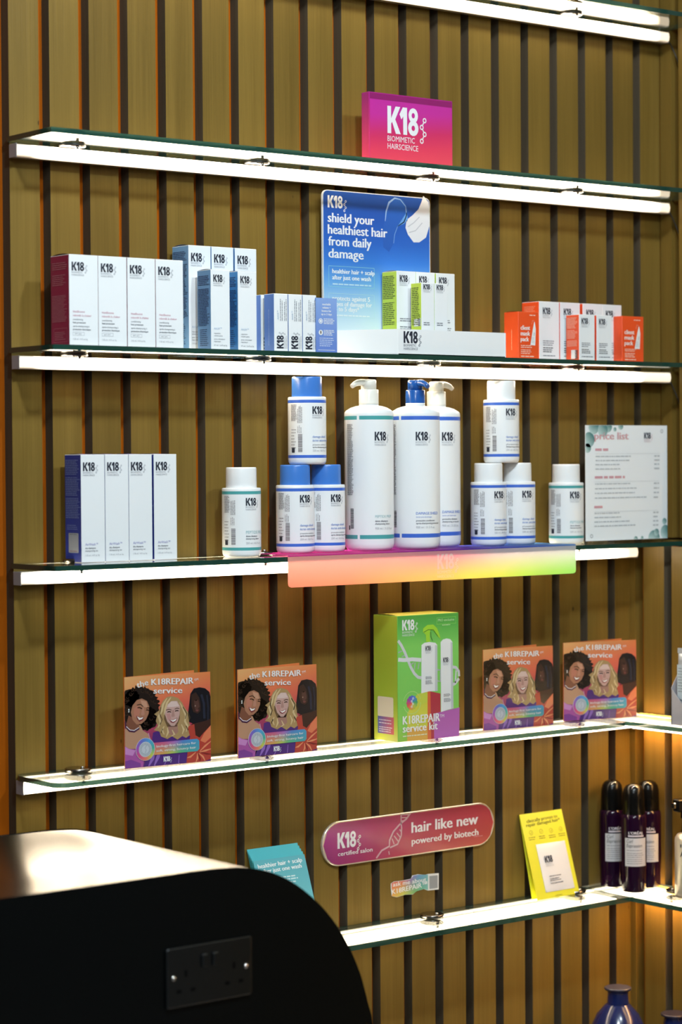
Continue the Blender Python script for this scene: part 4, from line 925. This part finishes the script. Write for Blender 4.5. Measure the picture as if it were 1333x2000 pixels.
# green service kit box
KW, KH, KD = .1335, .2080, .0620
LIMEY = mat('yellow_green_card', (0.30, 0.42, 0.02), 0.4)
def kit_front(p, w, h):
    H = Homo([(415, 165), (1240, 115), (1265, 1810), (440, 1895)], w, h)
    p.gradient(.0004, .0006, w - .0004, h - .0004, lambda s_, t_: ramp([(0, '#8fc43c'), (.12, '#8ad250'), (.35, '#7ccf58'), (.75, '#78cf58'), (.92, '#4fb045'), (1, '#46a03c')], t_), 4, 16, 0)
    P_ = lambda l, c, lay: p.poly(H.pts(l)[::-1], c, lay)
    wt = (.80, .83, .84); gw = srgb('#cfd2d6'); gd = srgb('#a9b0b4')
    # white helix
    p.line(H.pts([(428, 500), (470, 560), (520, 660), (560, 760), (600, 860), (650, 950), (700, 1000), (745, 1010)]), .0052, gw, 1)
    p.line(H.pts([(430, 760), (520, 765), (620, 755), (740, 765)]), .0064, srgb('#dcdee2'), 2)
    for l in ([(430, 665), (480, 640)], [(480, 720), (520, 700)], [(600, 830), (640, 800)], [(650, 900), (660, 800)], [(700, 890), (715, 800)]): p.line(H.pts(l), .0020, gd, 1)
    p.line(H.pts([(1160, 860), (1210, 870), (1250, 920), (1255, 990)]), .0050, gw, 1); p.line(H.pts([(1160, 1110), (1200, 1090), (1255, 1020)]), .0050, gw, 1); p.line(H.pts([(1215, 900), (1205, 1080)]), .0030, gw, 1)
    p.line(H.pts([(960, 900), (1005, 905), (1005, 1060), (960, 1050)]), .0030, gd, 1)
    # pillars
    P_([(690, 1235), (830, 1190), (840, 1860), (560, 1880), (560, 1500)], srgb('#d3d23a'), 1)
    P_([(830, 1190), (870, 1195), (885, 1850), (838, 1855)], srgb('#dd5f24'), 2); P_([(870, 1195), (1005, 1225), (1010, 1480), (920, 1520), (925, 1850), (885, 1852)], srgb('#b5243c'), 2)
    P_([(920, 1500), (1265, 1415), (1264, 1810), (925, 1848)], srgb('#b75bb4'), 3); P_([(690, 1235), (830, 1190), (832, 1340), (700, 1400)], srgb('#c9d440'), 2); P_([(560, 1700), (838, 1670), (838, 1858), (560, 1880)], srgb('#e0a63a'), 2)
    # the two pictured bottles
    P_([(742, 560), (780, 530), (850, 518), (930, 530), (955, 560), (965, 1190), (850, 1195), (745, 1222)], wt, 4); P_([(925, 560), (955, 565), (965, 1190), (930, 1192)], srgb('#c2c8cc'), 5)
    P_([(1000, 520), (1030, 485), (1080, 470), (1130, 480), (1160, 520), (1182, 1430), (1100, 1450), (1015, 1480)], wt, 4); P_([(1135, 520), (1160, 525), (1182, 1430), (1150, 1440)], srgb('#c2c8cc'), 5)
    P_([(805, 520), (800, 420), (760, 380), (765, 330), (820, 285), (900, 280), (950, 330), (985, 420), (1000, 480), (960, 440), (915, 370), (860, 345), (850, 440), (860, 518)], srgb('#9bd61e'), 4)
    p.line(H.pts([(865, 380), (870, 450), (890, 500)]), .0012, srgb('#3e6a1e'), 5); p.line(H.pts([(770, 385), (830, 350), (900, 350), (960, 440)]), .0012, srgb('#4f8a1c'), 6)
    a = H(795, 640); p.logo(a[0], a[1], .0082, INKD, INKG, kx=.92, lay=7); a = H(1035, 800); p.logo(a[0], a[1], .0082, INKD, INKG, kx=.92, lay=7)
    for x, y, k in ((800, 1000, 3), (800, 1055, 4), (1048, 1240, 3), (1050, 1300, 4)):
        for i in range(k): a = H(x, y + i * 14); p.dashes(a[0], a[1], .016, .0008, INKM, 7)
    # lettering
    a = H(480, 362); p.logo(a[0], a[1], .0172, wt, wt, kx=1.0, lay=4)
    u0, v1 = H(945, 185); u1, v0 = H(1205, 262); frame(p, u0, v0, u1, v1, .0005, srgb('#8fe05c'), 2); a = H(962, 238); p.text('PRO exclusive', a[0], a[1], .0042, srgb('#c5e8b0'), .036, lay=3); a = H(1020, 292); p.dashes(a[0], a[1], .018, .0012, srgb('#c5e8b0'), 3, ragged=0)
    a = H(500, 1650); p.text('K18REPAIR', a[0], a[1], .0135, (.86, .86, .84), .0800, bold=.012, lay=8); a = H(998, 1555); p.text('TM', a[0], a[1], .0050, (.86, .86, .84), .0092, lay=8)
    a = H(500, 1760); p.text('service kit', a[0], a[1], .0125, (.86, .86, .84), .0750, bold=.012, lay=8); a = H(500, 1820); p.dashes(a[0], a[1], .052, .0016, srgb('#e4e8c4'), 8, ragged=0)
    u, v = H(622, 1350); wheel = [(0, '#3fae6a'), (.15, '#4a7fd8'), (.3, '#5c5cc8'), (.42, '#b04098'), (.55, '#e0444c'), (.7, '#e8943c'), (.85, '#b8cc40'), (1, '#3fae6a')]
    nn = 48
    for i in range(nn):
        a0, a1 = 2 * math.pi * i / nn, 2 * math.pi * (i + 1) / nn; r0 = .0118 * (1 + .05 * math.cos(12 * a0)); r1 = .0118 * (1 + .05 * math.cos(12 * a1))
        p.poly([(u, v), (u + r0 * math.cos(a0), v + r0 * math.sin(a0)), (u + r1 * math.cos(a1), v + r1 * math.sin(a1))], ramp(wheel, i / nn), 4)
    ps = [(u + .002, v + .007), (u - .001, v + .0025), (u + .002, v - .002), (u - .001, v - .0065)]
    for q in ps: p.ring(q[0], q[1], .0019, .0011, (.85, .85, .85), 6, 12)
    for a, c in zip(ps, ps[1:]): p.line([a, c], .0006, (.85, .85, .85), 5)
    for i in range(40):
        if i in (0, 1, 19, 20, 21): continue
        a0 = 2 * math.pi * i / 40; a1 = a0 + .10; p.line([(u + .0185 * math.cos(a0), v + .0185 * math.sin(a0)), (u + .0185 * math.cos(a1), v + .0185 * math.sin(a1))], .0016, srgb('#b9e08c'), 4)
def kit_side(p, d, h):
    p.gradient(.0004, .0006, d - .0004, h - .0004, lambda s_, t_: ramp([(0, '#c4c83c'), (.3, '#98b428'), (1, '#8fa41f')], t_), 3, 10, 0)
    p.gradient(.010, .0115, d - .010, .040, lambda s_, t_: mix(srgb('#4a5ea8'), srgb('#cf5040'), s_ * (1 - .2 * t_)), 8, 2, 1)
    p.poly(rounded_rect(.0100, d - .0110, .0400, .0730, .003), srgb('#d5ccb8'), 2)
    for y in (.0335, .0285, .0215, .0180, .0145): p.dashes(.0135, y, d - .028, .0014, srgb('#dcd6e0'), 3, ragged=.1)
carton('gift_box', 'large bright green kit box with two pictured bottles, on the leaflet shelf', 'box', KW, KH, KD, (0.7390, -0.0530, zl5), mat('green_card', (.16, .54, .07), .4), LIMEY, top=mat('olive_yellow_card', (.50, .46, .05), .4), fprint=kit_front, sprint=kit_side, tab=.0018)

# grey counter box of tubes on the right return
t = thing('tube_dispenser', 'lilac grey cut-away counter box holding tubes, cut by the right edge of the picture', 'box', (1.19, -0.206, zl5))
b = MB(); T = .0014; bw, bdp = .095, .090
def panel(b, pts):   # pts: 3D outline, thickened along its normal
    n_ = (Vector(pts[1]) - Vector(pts[0])).cross(Vector(pts[2]) - Vector(pts[0])).normalized() * T
    k = len(pts); q = [Vector(p_) + n_ for p_ in pts]; b.face(pts, GREYCARD); b.face(q[::-1], GREYCARD)
    for i in range(k): b.face([pts[(i + 1) % k], pts[i], q[i], q[(i + 1) % k]], GREYCARD)
panel(b, [(0, 0, .0003), (0, 0, .0640), (0, -.024, .0400), (0, -.066, .0400), (0, -bdp, .0640), (0, -bdp, .0003)])
b.build('front_panel', t)
b = MB(); panel(b, [(0, 0, .0003), (bw, 0, .0003), (bw, 0, .125), (.030, 0, .108), (0, 0, .0640)]); panel(b, [(0, -bdp, .0640), (.030, -bdp, .108), (bw, -bdp, .125), (bw, -bdp, .0003), (0, -bdp, .0003)])
panel(b, [(bw, 0, .0003), (bw, -bdp, .0003), (bw, -bdp, .125), (bw, 0, .125)]); b.build('side_panels', t)
def cream_tube(x, y, label):
    t = thing('cream_tube', label, 'tube', (x, y, zl5 + .0003), 0, 'silver tubes in the grey box')
    b = MB(); rows = []
    for k in range(9):
        q = k / 8; z_ = .004 + .122 * q; ry = .016; rx = .014 * (1 - q) + .0012 * q
        rows.append([(rx * math.cos(a), ry * math.sin(a), z_) for a in [2 * math.pi * i / 24 for i in range(24)]])
    b.grid(rows, SILVERT, True); b.face(rows[-1], SILVERT); b.face(rows[0][::-1], SILVERT); b.build('tube_body', t)
    b = MB(); b.box(-.0014, .0014, -.0165, .0165, .124, .133, SILVERT); b.build('crimped_end', t)
    p = Print(plane_map((-.0105, .012, 0), (0, -1, 0), (.0, 0, 1), (-1, 0, .1))); p.e0 = .0012
    p.rect(.004, .045, .020, .105, srgb('#b7c6d2'), 0); p.para(.006, .098, .012, .055, .005, .0012, INKM, 2); p.build('label_print', t)
    return t
ct = cream_tube(1.2062, -0.2245, 'silver grey tube at the inner end of the grey box')
dup(ct, 'silver grey tube in the outer half of the grey box, beyond the picture edge', (1.2062, -0.2600, zl5 + .0003))

# ================================================================== LOWEST LIT SHELF
z6 = Z[6]
# capsule sign on the slats
t = thing('wall_sign', 'long pill-shaped magenta to red sign fixed on the wall slats', 'sign', (0.7638, 0, 0.8128))
CW, CH = .3815, .0748
def capsule(w_, h_, n=16):
    r_ = h_ / 2; P = []
    for cx, a0 in ((w_ / 2 - r_, -90), (-w_ / 2 + r_, 90)): P += [(cx + r_ * math.cos(R(a0 + 180 * i / n)), r_ * math.sin(R(a0 + 180 * i / n))) for i in range(n + 1)]
    return P
b = MB(); b.prism(capsule(CW, CH), lambda x, z_: (x, -.0060, z_), lambda x, z_: (x, -.0004, z_), mat('silver_rim', (.72, .66, .60), .22, .6)); bk = b.build('sign_board', t, bevel=.0008)
p = Print(plane_map((0, -.0060, 0), (1, 0, 0), (0, 0, 1), (0, -1, 0)), INK_GLOSS)
w2, h2 = CW - .0050, CH - .0050; r2 = h2 / 2; n = 48
sgc = lambda s_, t_: mix(ramp([(0, '#a82a86'), (.3, '#a81f6a'), (.65, '#a81c4c'), (1, '#a3243c')], s_), ramp([(0, '#8f2672'), (.4, '#ac2450'), (1, '#b03a34')], s_), 1 - t_)
for i in range(n):
    xa, xb = -w2 / 2 + w2 * i / n, -w2 / 2 + w2 * (i + 1) / n
    hh = lambda x: math.sqrt(max(r2 * r2 - max(abs(x) - (w2 / 2 - r2), 0) ** 2, 0))
    for j in range(4):
        ya, yb = -1 + j * .5, -.5 + j * .5
        cs = [sgc((q + w2 / 2) / w2, (s_ + 1) / 2) for q, s_ in ((xa, ya), (xb, ya), (xb, yb), (xa, yb))]
        p.b.face([p.mp(q, hh(q) * s_, p.e(0)) for q, s_ in ((xa, ya), (xb, ya), (xb, yb), (xa, yb))], p.m, cs)
Hm = Homo([(35, 178), (1280, 28), (1280, 330), (35, 505)], CW, CH)
S = lambda x, y: (Hm(x, y)[0] - CW / 2, Hm(x, y)[1] - CH / 2)
wt = (.78, .76, .80)
a = S(147, 362); p.logo(a[0], a[1], .0262, wt, wt, words=False, kx=.98, lay=2)
a = S(150, 415); p.text('certified salon', a[0], a[1], .0070, wt, .0735, lay=2, bold=.01)
a = S(688, 250); p.text('hair like new', a[0], a[1], .0180, wt, .1500, lay=2, bold=.012)
a = S(688, 333); p.text('powered by biotech', a[0], a[1], .0110, wt, .1510, lay=2, bold=.012); a = S(1135, 283); p.dashes(a[0], a[1], .021, .0010, srgb('#d08090'), 2, ragged=0)
hx = srgb('#c9a0b0')
p.line([S(x, y) for x, y in ((680, 108), (650, 150), (600, 190), (555, 240), (528, 300), (525, 345), (470, 375), (430, 430))], .0030, hx, 1); p.line([S(x, y) for x, y in ((612, 118), (612, 170), (615, 215), (612, 270), (585, 330), (530, 355))], .0026, hx, 1)
for l in ([(615, 120), (668, 118)], [(615, 140), (655, 140)], [(615, 165), (640, 160)], [(545, 290), (560, 330)], [(560, 270), (590, 310)], [(580, 250), (608, 285)], [(600, 225), (612, 240)], [(520, 380), (525, 405)]): p.line([S(*q) for q in l], .0020, hx, 2)
p.build('sign_print', bk)

# rainbow sticker
t = thing('wall_sticker', 'small wavy rainbow sticker stuck on the slats below the pill-shaped sign', 'sticker', (0.7767, 0, 0.7230))
Hm = Homo([(540, 590), (875, 548), (875, 662), (540, 705)], .1065, .0285); S = lambda x, y: (Hm(x, y)[0] - .0533, Hm(x, y)[1] - .0142)
out = [(540, 650), (540, 612), (560, 598), (625, 592), (680, 582), (690, 560), (730, 552), (780, 558), (800, 552), (875, 548), (874, 660), (798, 666), (770, 655), (720, 668), (690, 690), (640, 690), (580, 706), (545, 698)]
b = MB(); pts = [S(*q) for q in out][::-1]; b.prism(pts, lambda x, z_: (x, -.0012, z_), lambda x, z_: (x, -.0003, z_), mat('sticker_vinyl', (.7, .72, .72), .3)); bk = b.build('sticker_base', t)
p = Print(plane_map((0, -.0012, 0), (1, 0, 0), (0, 0, 1), (0, -1, 0)))
topy = lambda x: np.interp(x, [540, 560, 625, 680, 690, 730, 800], [612, 600, 594, 585, 562, 555, 556]); boty = lambda x: np.interp(x, [540, 580, 640, 690, 720, 770, 800], [696, 704, 688, 688, 667, 654, 662])
for i in range(20):
    xa, xb = 544 + 254 * i / 20, 544 + 254 * (i + 1) / 20
    tc_ = lambda q: ramp([(0, '#e0604c'), (.3, '#d8705c'), (.55, '#8f7ab8'), (.75, '#5f94c8'), (1, '#6fb0b8')], q); bc_ = lambda q: ramp([(0, '#e6a84a'), (.3, '#c8c84c'), (.6, '#7cba60'), (.8, '#5fb08a'), (1, '#7ab8b4')], q)
    p.b.face([p.mp(*S(x, y), p.e(0)) for x, y in ((xa, boty(xa)), (xb, boty(xb)), (xb, topy(xb)), (xa, topy(xa)))], p.m, [bc_(i / 20), bc_((i + 1) / 20), tc_((i + 1) / 20), tc_(i / 20)])
p.poly([S(*q) for q in ((808, 566), (866, 562), (866, 650), (808, 655))][::-1], srgb('#8f959a'), 1)
for txt, q, q2 in (('ask me about', (552, 632), (785, 602)), ('K18REPAIR™', (545, 685), (792, 635))):
    a, c = S(*q), S(*q2); p.text(txt, a[0], a[1], .0072 if 'ask' in txt else .0082, (.84, .85, .85), math.hypot(c[0] - a[0], c[1] - a[1]), rot=math.atan2(c[1] - a[1], c[0] - a[0]), bold=.01, lay=2)
p.build('sticker_print', bk)

# teal cards leaning on the wall
TEALC = mat('teal_card', (0.065, 0.42, 0.50), 0.4)
def lean_card(t, name, w_, y0, y1, hgt, m, th=.0009, x=0):
    """flat card, foot at local y0, top at y1, hgt high; returns its print map"""
    L_ = math.hypot(y1 - y0, hgt); ay = Vector((0, (y1 - y0) / L_, hgt / L_)); nrm = Vector((0, -ay.z, ay.y)); o_ = Vector((x, y0, .0008))
    b = MB(); b.prism([(0, 0), (w_, 0), (w_, L_), (0, L_)], lambda u, v: o_ + Vector((1, 0, 0)) * u + ay * v, lambda u, v: o_ + Vector((1, 0, 0)) * u + ay * v - nrm * th, m)
    ob = b.build(name, t); return ob, plane_map(o_, (1, 0, 0), ay, nrm), L_
names5 = ['rearmost teal leaflet of the leaning stack, its top edge highest', 'second teal leaflet from the back of the leaning stack', 'third teal leaflet from the back of the leaning stack', 'fourth teal leaflet from the back, just behind the lettered one', 'front teal leaflet with white lettering, leaning behind the black counter']
for i in range(5):
    q = i / 4
    t = thing('leaning_leaflet', names5[i], 'leaflet', (0.4215 - .0020 * i, -.0045 - .0068 * i, z6), R(-1.0 * q), 'teal leaflets leaning on the wall')
    ob, mp_, L_ = lean_card(t, 'card', .1015, -.052, 0.0, .1500 - .0035 * i, TEALC)
    if i == 4:
        p = Print(mp_); Hm = Homo([(205, 300), (1015, 235), (1215, 1130), (440, 1255)], .1015, .1180); S = lambda x, y: (Hm(x, y)[0], Hm(x, y)[1] + L_ - .1180)
        p.gradient(.0003, .001, .1012, L_ - .0003, lambda s_, t_: ramp([(0, '#86d0d6'), (.4, '#6cc4cc'), (.7, '#58b4c2'), (1, '#4fa8b8')], t_), 2, 12, 0)
        for txt, q1, q2 in (('healthier hair + scalp', (290, 405), (980, 330)), ('after just one wash', (350, 475), (970, 405))):
            a, c = S(*q1), S(*q2); p.text(txt, a[0], a[1], .0068, (.80, .88, .90), math.hypot(c[0] - a[0], c[1] - a[1]), rot=math.atan2(c[1] - a[1], c[0] - a[0]), bold=.012)
        for y, x0_, x1_ in ((530, 520, 870), (560, 560, 910), (600, 600, 880), (640, 640, 850), (690, 640, 850)): a = S(x0_, y + 15); c = S(x1_, y - 15); p.dashes(a[0], (a[1] + c[1]) / 2, c[0] - a[0], .0022, srgb('#c5e4e8'), ragged=0)
        a = S(860, 920); p.rect(a[0] - .01, a[1] - .022, a[0] + .022, a[1] + .006, srgb('#c9ccd0'), 1); p.build('printing', ob)

# yellow tent card with sachet
YEL = mat('yellow_card', (0.72, 0.70, 0.035), 0.42)
t = thing('tent_card', 'yellow folded card with a white sachet fixed to its front', 'card', (1.0170, -.0030, z6))
ob, mp_, L_ = lean_card(t, 'front_panel', .1025, -.046, 0, .1455, YEL); ob2, _, _ = lean_card(t, 'rear_panel', .1025, -.032, .0002, .1450, YEL)
Hm = Homo([(135, 212), (868, 100), (1185, 1600), (455, 1690)], .1025, L_); S = Hm
p = Print(mp_); yk = srgb('#7c7a1e')
for txt, q1, q2 in (('clinically proven to', (262, 360), (795, 250)), ('repair damaged hair*', (255, 430), (840, 315))):
    a, c = S(*q1), S(*q2); p.text(txt, a[0], a[1], .0058, yk, math.hypot(c[0] - a[0], c[1] - a[1]), rot=math.atan2(c[1] - a[1], c[0] - a[0]), bold=.01)
for i, (x, y) in enumerate(((335, 530), (510, 505), (680, 490), (850, 460))):
    a = S(x, y); p.ring(a[0], a[1], .0042, .0037, yk, 2); p.line([(a[0] - .002, a[1]), (a[0], a[1] - .002), (a[0] + .002, a[1] + .002)], .0006, yk, 2)
    for k in (1, 2): p.dashes(a[0] - .008, a[1] - .0055 - .0035 * k, .017, .0012, yk, ragged=.2)
a = S(760, 1625); p.dashes(a[0], a[1], .018, .0012, yk, ragged=0); p.build('printing', ob)
SACH = mat('white_sachet_foil', (.72, .74, .78), .3)
cs = [S(*q) for q in ((425, 740), (920, 662), (1085, 1490), (585, 1575))]
su0, su1 = (cs[0][0] + cs[3][0]) / 2, (cs[1][0] + cs[2][0]) / 2; sv1, sv0 = (cs[0][1] + cs[1][1]) / 2, (cs[2][1] + cs[3][1]) / 2
b = MB(); nu, nv = 14, 20; rows = []
for j in range(nv + 1):
    row = []
    for i in range(nu + 1):
        s_, q = i / nu, j / nv; e_ = .0012 + .0028 * max(0, math.sin(math.pi * s_)) ** .6 * max(0, math.sin(math.pi * q)) ** .6
        if i in (0, nu) or j in (0, nv): e_ = .0010
        row.append(mp_(su0 + (su1 - su0) * s_, sv0 + (sv1 - sv0) * q, e_))
    rows.append(row)
b.grid(rows, SACH); edge = [mp_(*q, .0003) for q in ((su0, sv0), (su1, sv0), (su1, sv1), (su0, sv1))]
for i, (a, c) in enumerate(((rows[0][0], rows[0][-1]), (rows[0][-1], rows[-1][-1]), (rows[-1][-1], rows[-1][0]), (rows[-1][0], rows[0][0]))): b.face([edge[i], edge[(i + 1) % 4], c, a], SACH)
sc_ = b.build('sachet', t)
p = Print(mp_); p.e0 = .0044
a = S(560, 1060); p.logo(a[0], a[1], .0120, INKD, INKG, kx=1.0, mol=False)
for x, y, wd in ((630, 1300, .028), (640, 1345, .022), (645, 1375, .026), (655, 1420, .030)): a = S(x, y); p.dashes(a[0], a[1], wd, .0013, INKM, ragged=0)
p.build('sachet_print', sc_)

# dark purple bottles in the corner
def purple_bottle(label, loc, rz):
    t = thing('spray_bottle', label, 'bottle', loc, rz, 'dark purple bottles in the corner'); r = .0232
    b = MB(); b.lathe([(.0195, .0003), (.0210, .0012), (.0218, .006), (.0222, .030), (r, .055), (r, .128), (.0226, .1345), (.0210, .1390), (.0190, .1400)], PURPLE, seg=40); b.build('bottle_body', t)
    b = MB(); b.lathe([(.0202, .1390), (.0206, .1400), (.0192, .176), (.0175, .184), (.0135, .1895), (.0080, .1922), (.001, .193)], BLACKP, seg=36); cp = b.build('cap', t)
    b = MB(); ring = []
    for i in range(20):
        a = 2 * math.pi * i / 20; ring.append((.0060 * math.cos(a), -.0148 + .0028 * math.sin(a) * 0, .1840 + .0060 * math.sin(a)))
    b.tube(ring + ring[:1], .0008, CHROME, 6); b.lathe([(.0035, -.001), (.0035, .0025)], DARKMET, c=(0, -.0130, .1830), seg=16); b.build('spray_hole', cp)
    p = Print(cyl_map(r)); n_ = 12
    p.rect(-.0208, .0480, .0208, .0985, (.60, .60, .64), 0, n_)
    p.text("L'ORÉAL", 0, .1052, .0048, (.75, .72, .78), .0270, align='C', bold=.012); p.rect(-.0145, .1008, .0145, .1036, (.66, .62, .70), 1, 8)
    p.text('Curl', -.0175, .0900, .0062, INKD, .0120, shear=.25); p.text('Expression', -.0175, .0820, .0062, INKD, .0290, shear=.25)
    for y in (.076, .071, .0675, .064, .060, .0565, .0525): p.dashes(-.0175, y, .034, .0010, INKM)
    p.build('label_print', t); return t
pb = purple_bottle('dark purple bottle with black cap, foremost of the three in the corner', (1.2115, -0.0930, z6), R(-35))
dup(pb, 'dark purple bottle with black cap, rear left of the three', (1.2190, -0.0310, z6), R(-25)); dup(pb, 'dark purple bottle with black cap, rear right of the three beside the wall', (1.2640, -0.0780, z6), R(-48))

t = thing('mist_bottle', 'pale metallic spray bottle with black trigger nozzle at the right picture edge', 'bottle', (1.2470, -0.1930, z6), R(-50))
b = MB(); b.lathe([(.0220, .0003), (.0240, .0015), (.0245, .005), (.0245, .100), (.0240, .1050), (.0200, .1110), (.0120, .1135)], CHAMP, seg=40); b.build('bottle_body', t)
b = MB(); b.lathe([(.0120, .1132), (.0122, .1150), (.0110, .138), (.0105, .140)], BLACKP, seg=28); b.box(-.0105, .0105, -.026, .016, .152, .174, BLACKP); b.box(-.008, .008, -.012, .012, .138, .154, BLACKP); hd = b.build('spray_head', t, bevel=.003); hd.rotation_euler = (0, 0, R(-58))
b = MB(); b.box(-.005, .005, -.0315, -.0258, .158, .168, CHROME); nz = b.build('nozzle', t, bevel=.001); nz.rotation_euler = (0, 0, R(-58))
p = Print(cyl_map(.0245)); p.dashes(-.014, .090, .030, .0060, INKD, ragged=0); p.text('A', -.014, .074, .0100, INKD, bold=.012); p.dashes(-.002, .074, .018, .0080, INKD, ragged=0); p.build('label_print', t)

# blue bottles at the foot of the picture
z7 = Z[7]
def blue_bottle(label, loc, hgt, rmax):
    t = thing('conical_bottle', label, 'bottle', loc, 0, 'dark blue bottles near the floor')
    b = MB(); b.lathe([(rmax * .93, .0003), (rmax, .004), (rmax, hgt * .30), (rmax * .92, hgt * .48), (rmax * .66, hgt * .68), (rmax * .40, hgt * .79), (rmax * .33, hgt * .81)], NAVYG, seg=44); b.build('bottle_body', t)
    b = MB(); b.lathe([(.0195, hgt * .80), (.0190, hgt * .82), (.0180, hgt - .010), (.0190, hgt - .006), (.0238, hgt - .004), (.0240, hgt - .001), (.0225, hgt)], [NAVYG, NAVYG, NAVYG, NAVYG, NAVYCAP, NAVYCAP], seg=36); b.build('cap', t)
    return t
blue_bottle('dark blue cone-shouldered bottle with flat cap, bottom right of the picture', (1.1500, -0.1430 + .03, z7), .1500, .0560)
blue_bottle('second dark blue bottle, lower, only its flat cap in view at the bottom right edge', (1.2490, -0.1850 + .03, z7), .0960, .0330)

# ================================================================== BLACK COUNTER
t = thing('black_counter', 'black gloss counter end with a rounded corner in the left foreground', 'counter', (-0.2, -0.55, 0))
yp = -.55; zt_ = .9184; ox = -0.2
out = [(.226, .0005), (.242, .34), (.2435, .49), (.2415, .61), (.2366, .6752), (.2287, .7046), (.2129, .7527), (.1867, .8018), (.1519, .8446), (.1089, .8803), (.0666, .9024), (.025, .9134), (-.0079, .9170), (-.045, zt_), (-.12, zt_), (-1.15, zt_), (-1.15, .0005)]
# smooth the rounded corner with extra points
def catmull(P, k=5):
    o_ = []
    for i in range(len(P) - 1):
        p0, p1, p2, p3 = P[max(i - 1, 0)], P[i], P[i + 1], P[min(i + 2, len(P) - 1)]
        for j in range(k):
            q = j / k; o_.append(tuple(.5 * ((2 * p1[c]) + (-p0[c] + p2[c]) * q + (2 * p0[c] - 5 * p1[c] + 4 * p2[c] - p3[c]) * q * q + (-p0[c] + 3 * p1[c] - 3 * p2[c] + p3[c]) * q ** 3) for c in (0, 1)))
    return o_ + [P[-1]]
curve = catmull(out[2:15], 5); poly = [(x - ox, z_) for x, z_ in out[:2] + curve + out[15:]]
b = MB(); f0 = lambda x, z_: (x, 0, z_); f1 = lambda x, z_: (x, .4130, z_)
b.face([f0(*q) for q in poly], BLACKG); b.face([f1(*q) for q in poly][::-1], BLACKG)
k = len(poly)
b.grid([[f0(*q) for q in poly], [f1(*q) for q in poly]], BLACKG, True, True)
# the long top and ends stay flat-shaded
cb = b.build('counter_body', t, weld=True)
me = cb.data
cb.modifiers.new('edge', 'BEVEL').width = .0015; cb.modifiers['edge'].limit_method = 'ANGLE'; cb.modifiers['edge'].segments = 2
# double socket in the front
t = thing('wall_socket', 'black nickel double socket plate in the front of the black counter', 'socket', (-0.0363, yp, 0.7867))
b = MB(); b.prism(rounded_rect(-.0675, .0675, -.0390, .0390, .004), lambda x, z_: (x, -.0050, z_), lambda x, z_: (x, -.0003, z_), NICKEL); b.build('face_plate', t, bevel=.0024, bseg=4)
for s_ in (-1, 1):
    b = MB(); x = s_ * .0085 - .001
    b.box(x - .0045, x + .0045, -.0085, -.0045, .008, .026, NICKEL); b.build('rocker_switch', t, bevel=.0015)
    b = MB(); b.lathe([(.0035, -.0006), (.0030, .0012), (.001, .0016)], CHROME, seg=14); sc_ = b.build('screw', t, loc=(s_ * .0570, -.0050, 0)); sc_.rotation_euler = (R(90), 0, 0)
    b = MB(); cx = s_ * .038
    for (x_, z_, w_, h_) in ((cx, .004, .0040, .0085), (cx - .011, -.018, .0070, .0045), (cx + .011, -.018, .0070, .0045)): b.box(x_ - w_ / 2, x_ + w_ / 2, -.0053, -.0048, z_ - h_ / 2, z_ + h_ / 2, BLACKP)
    b.build('pin_holes', t)
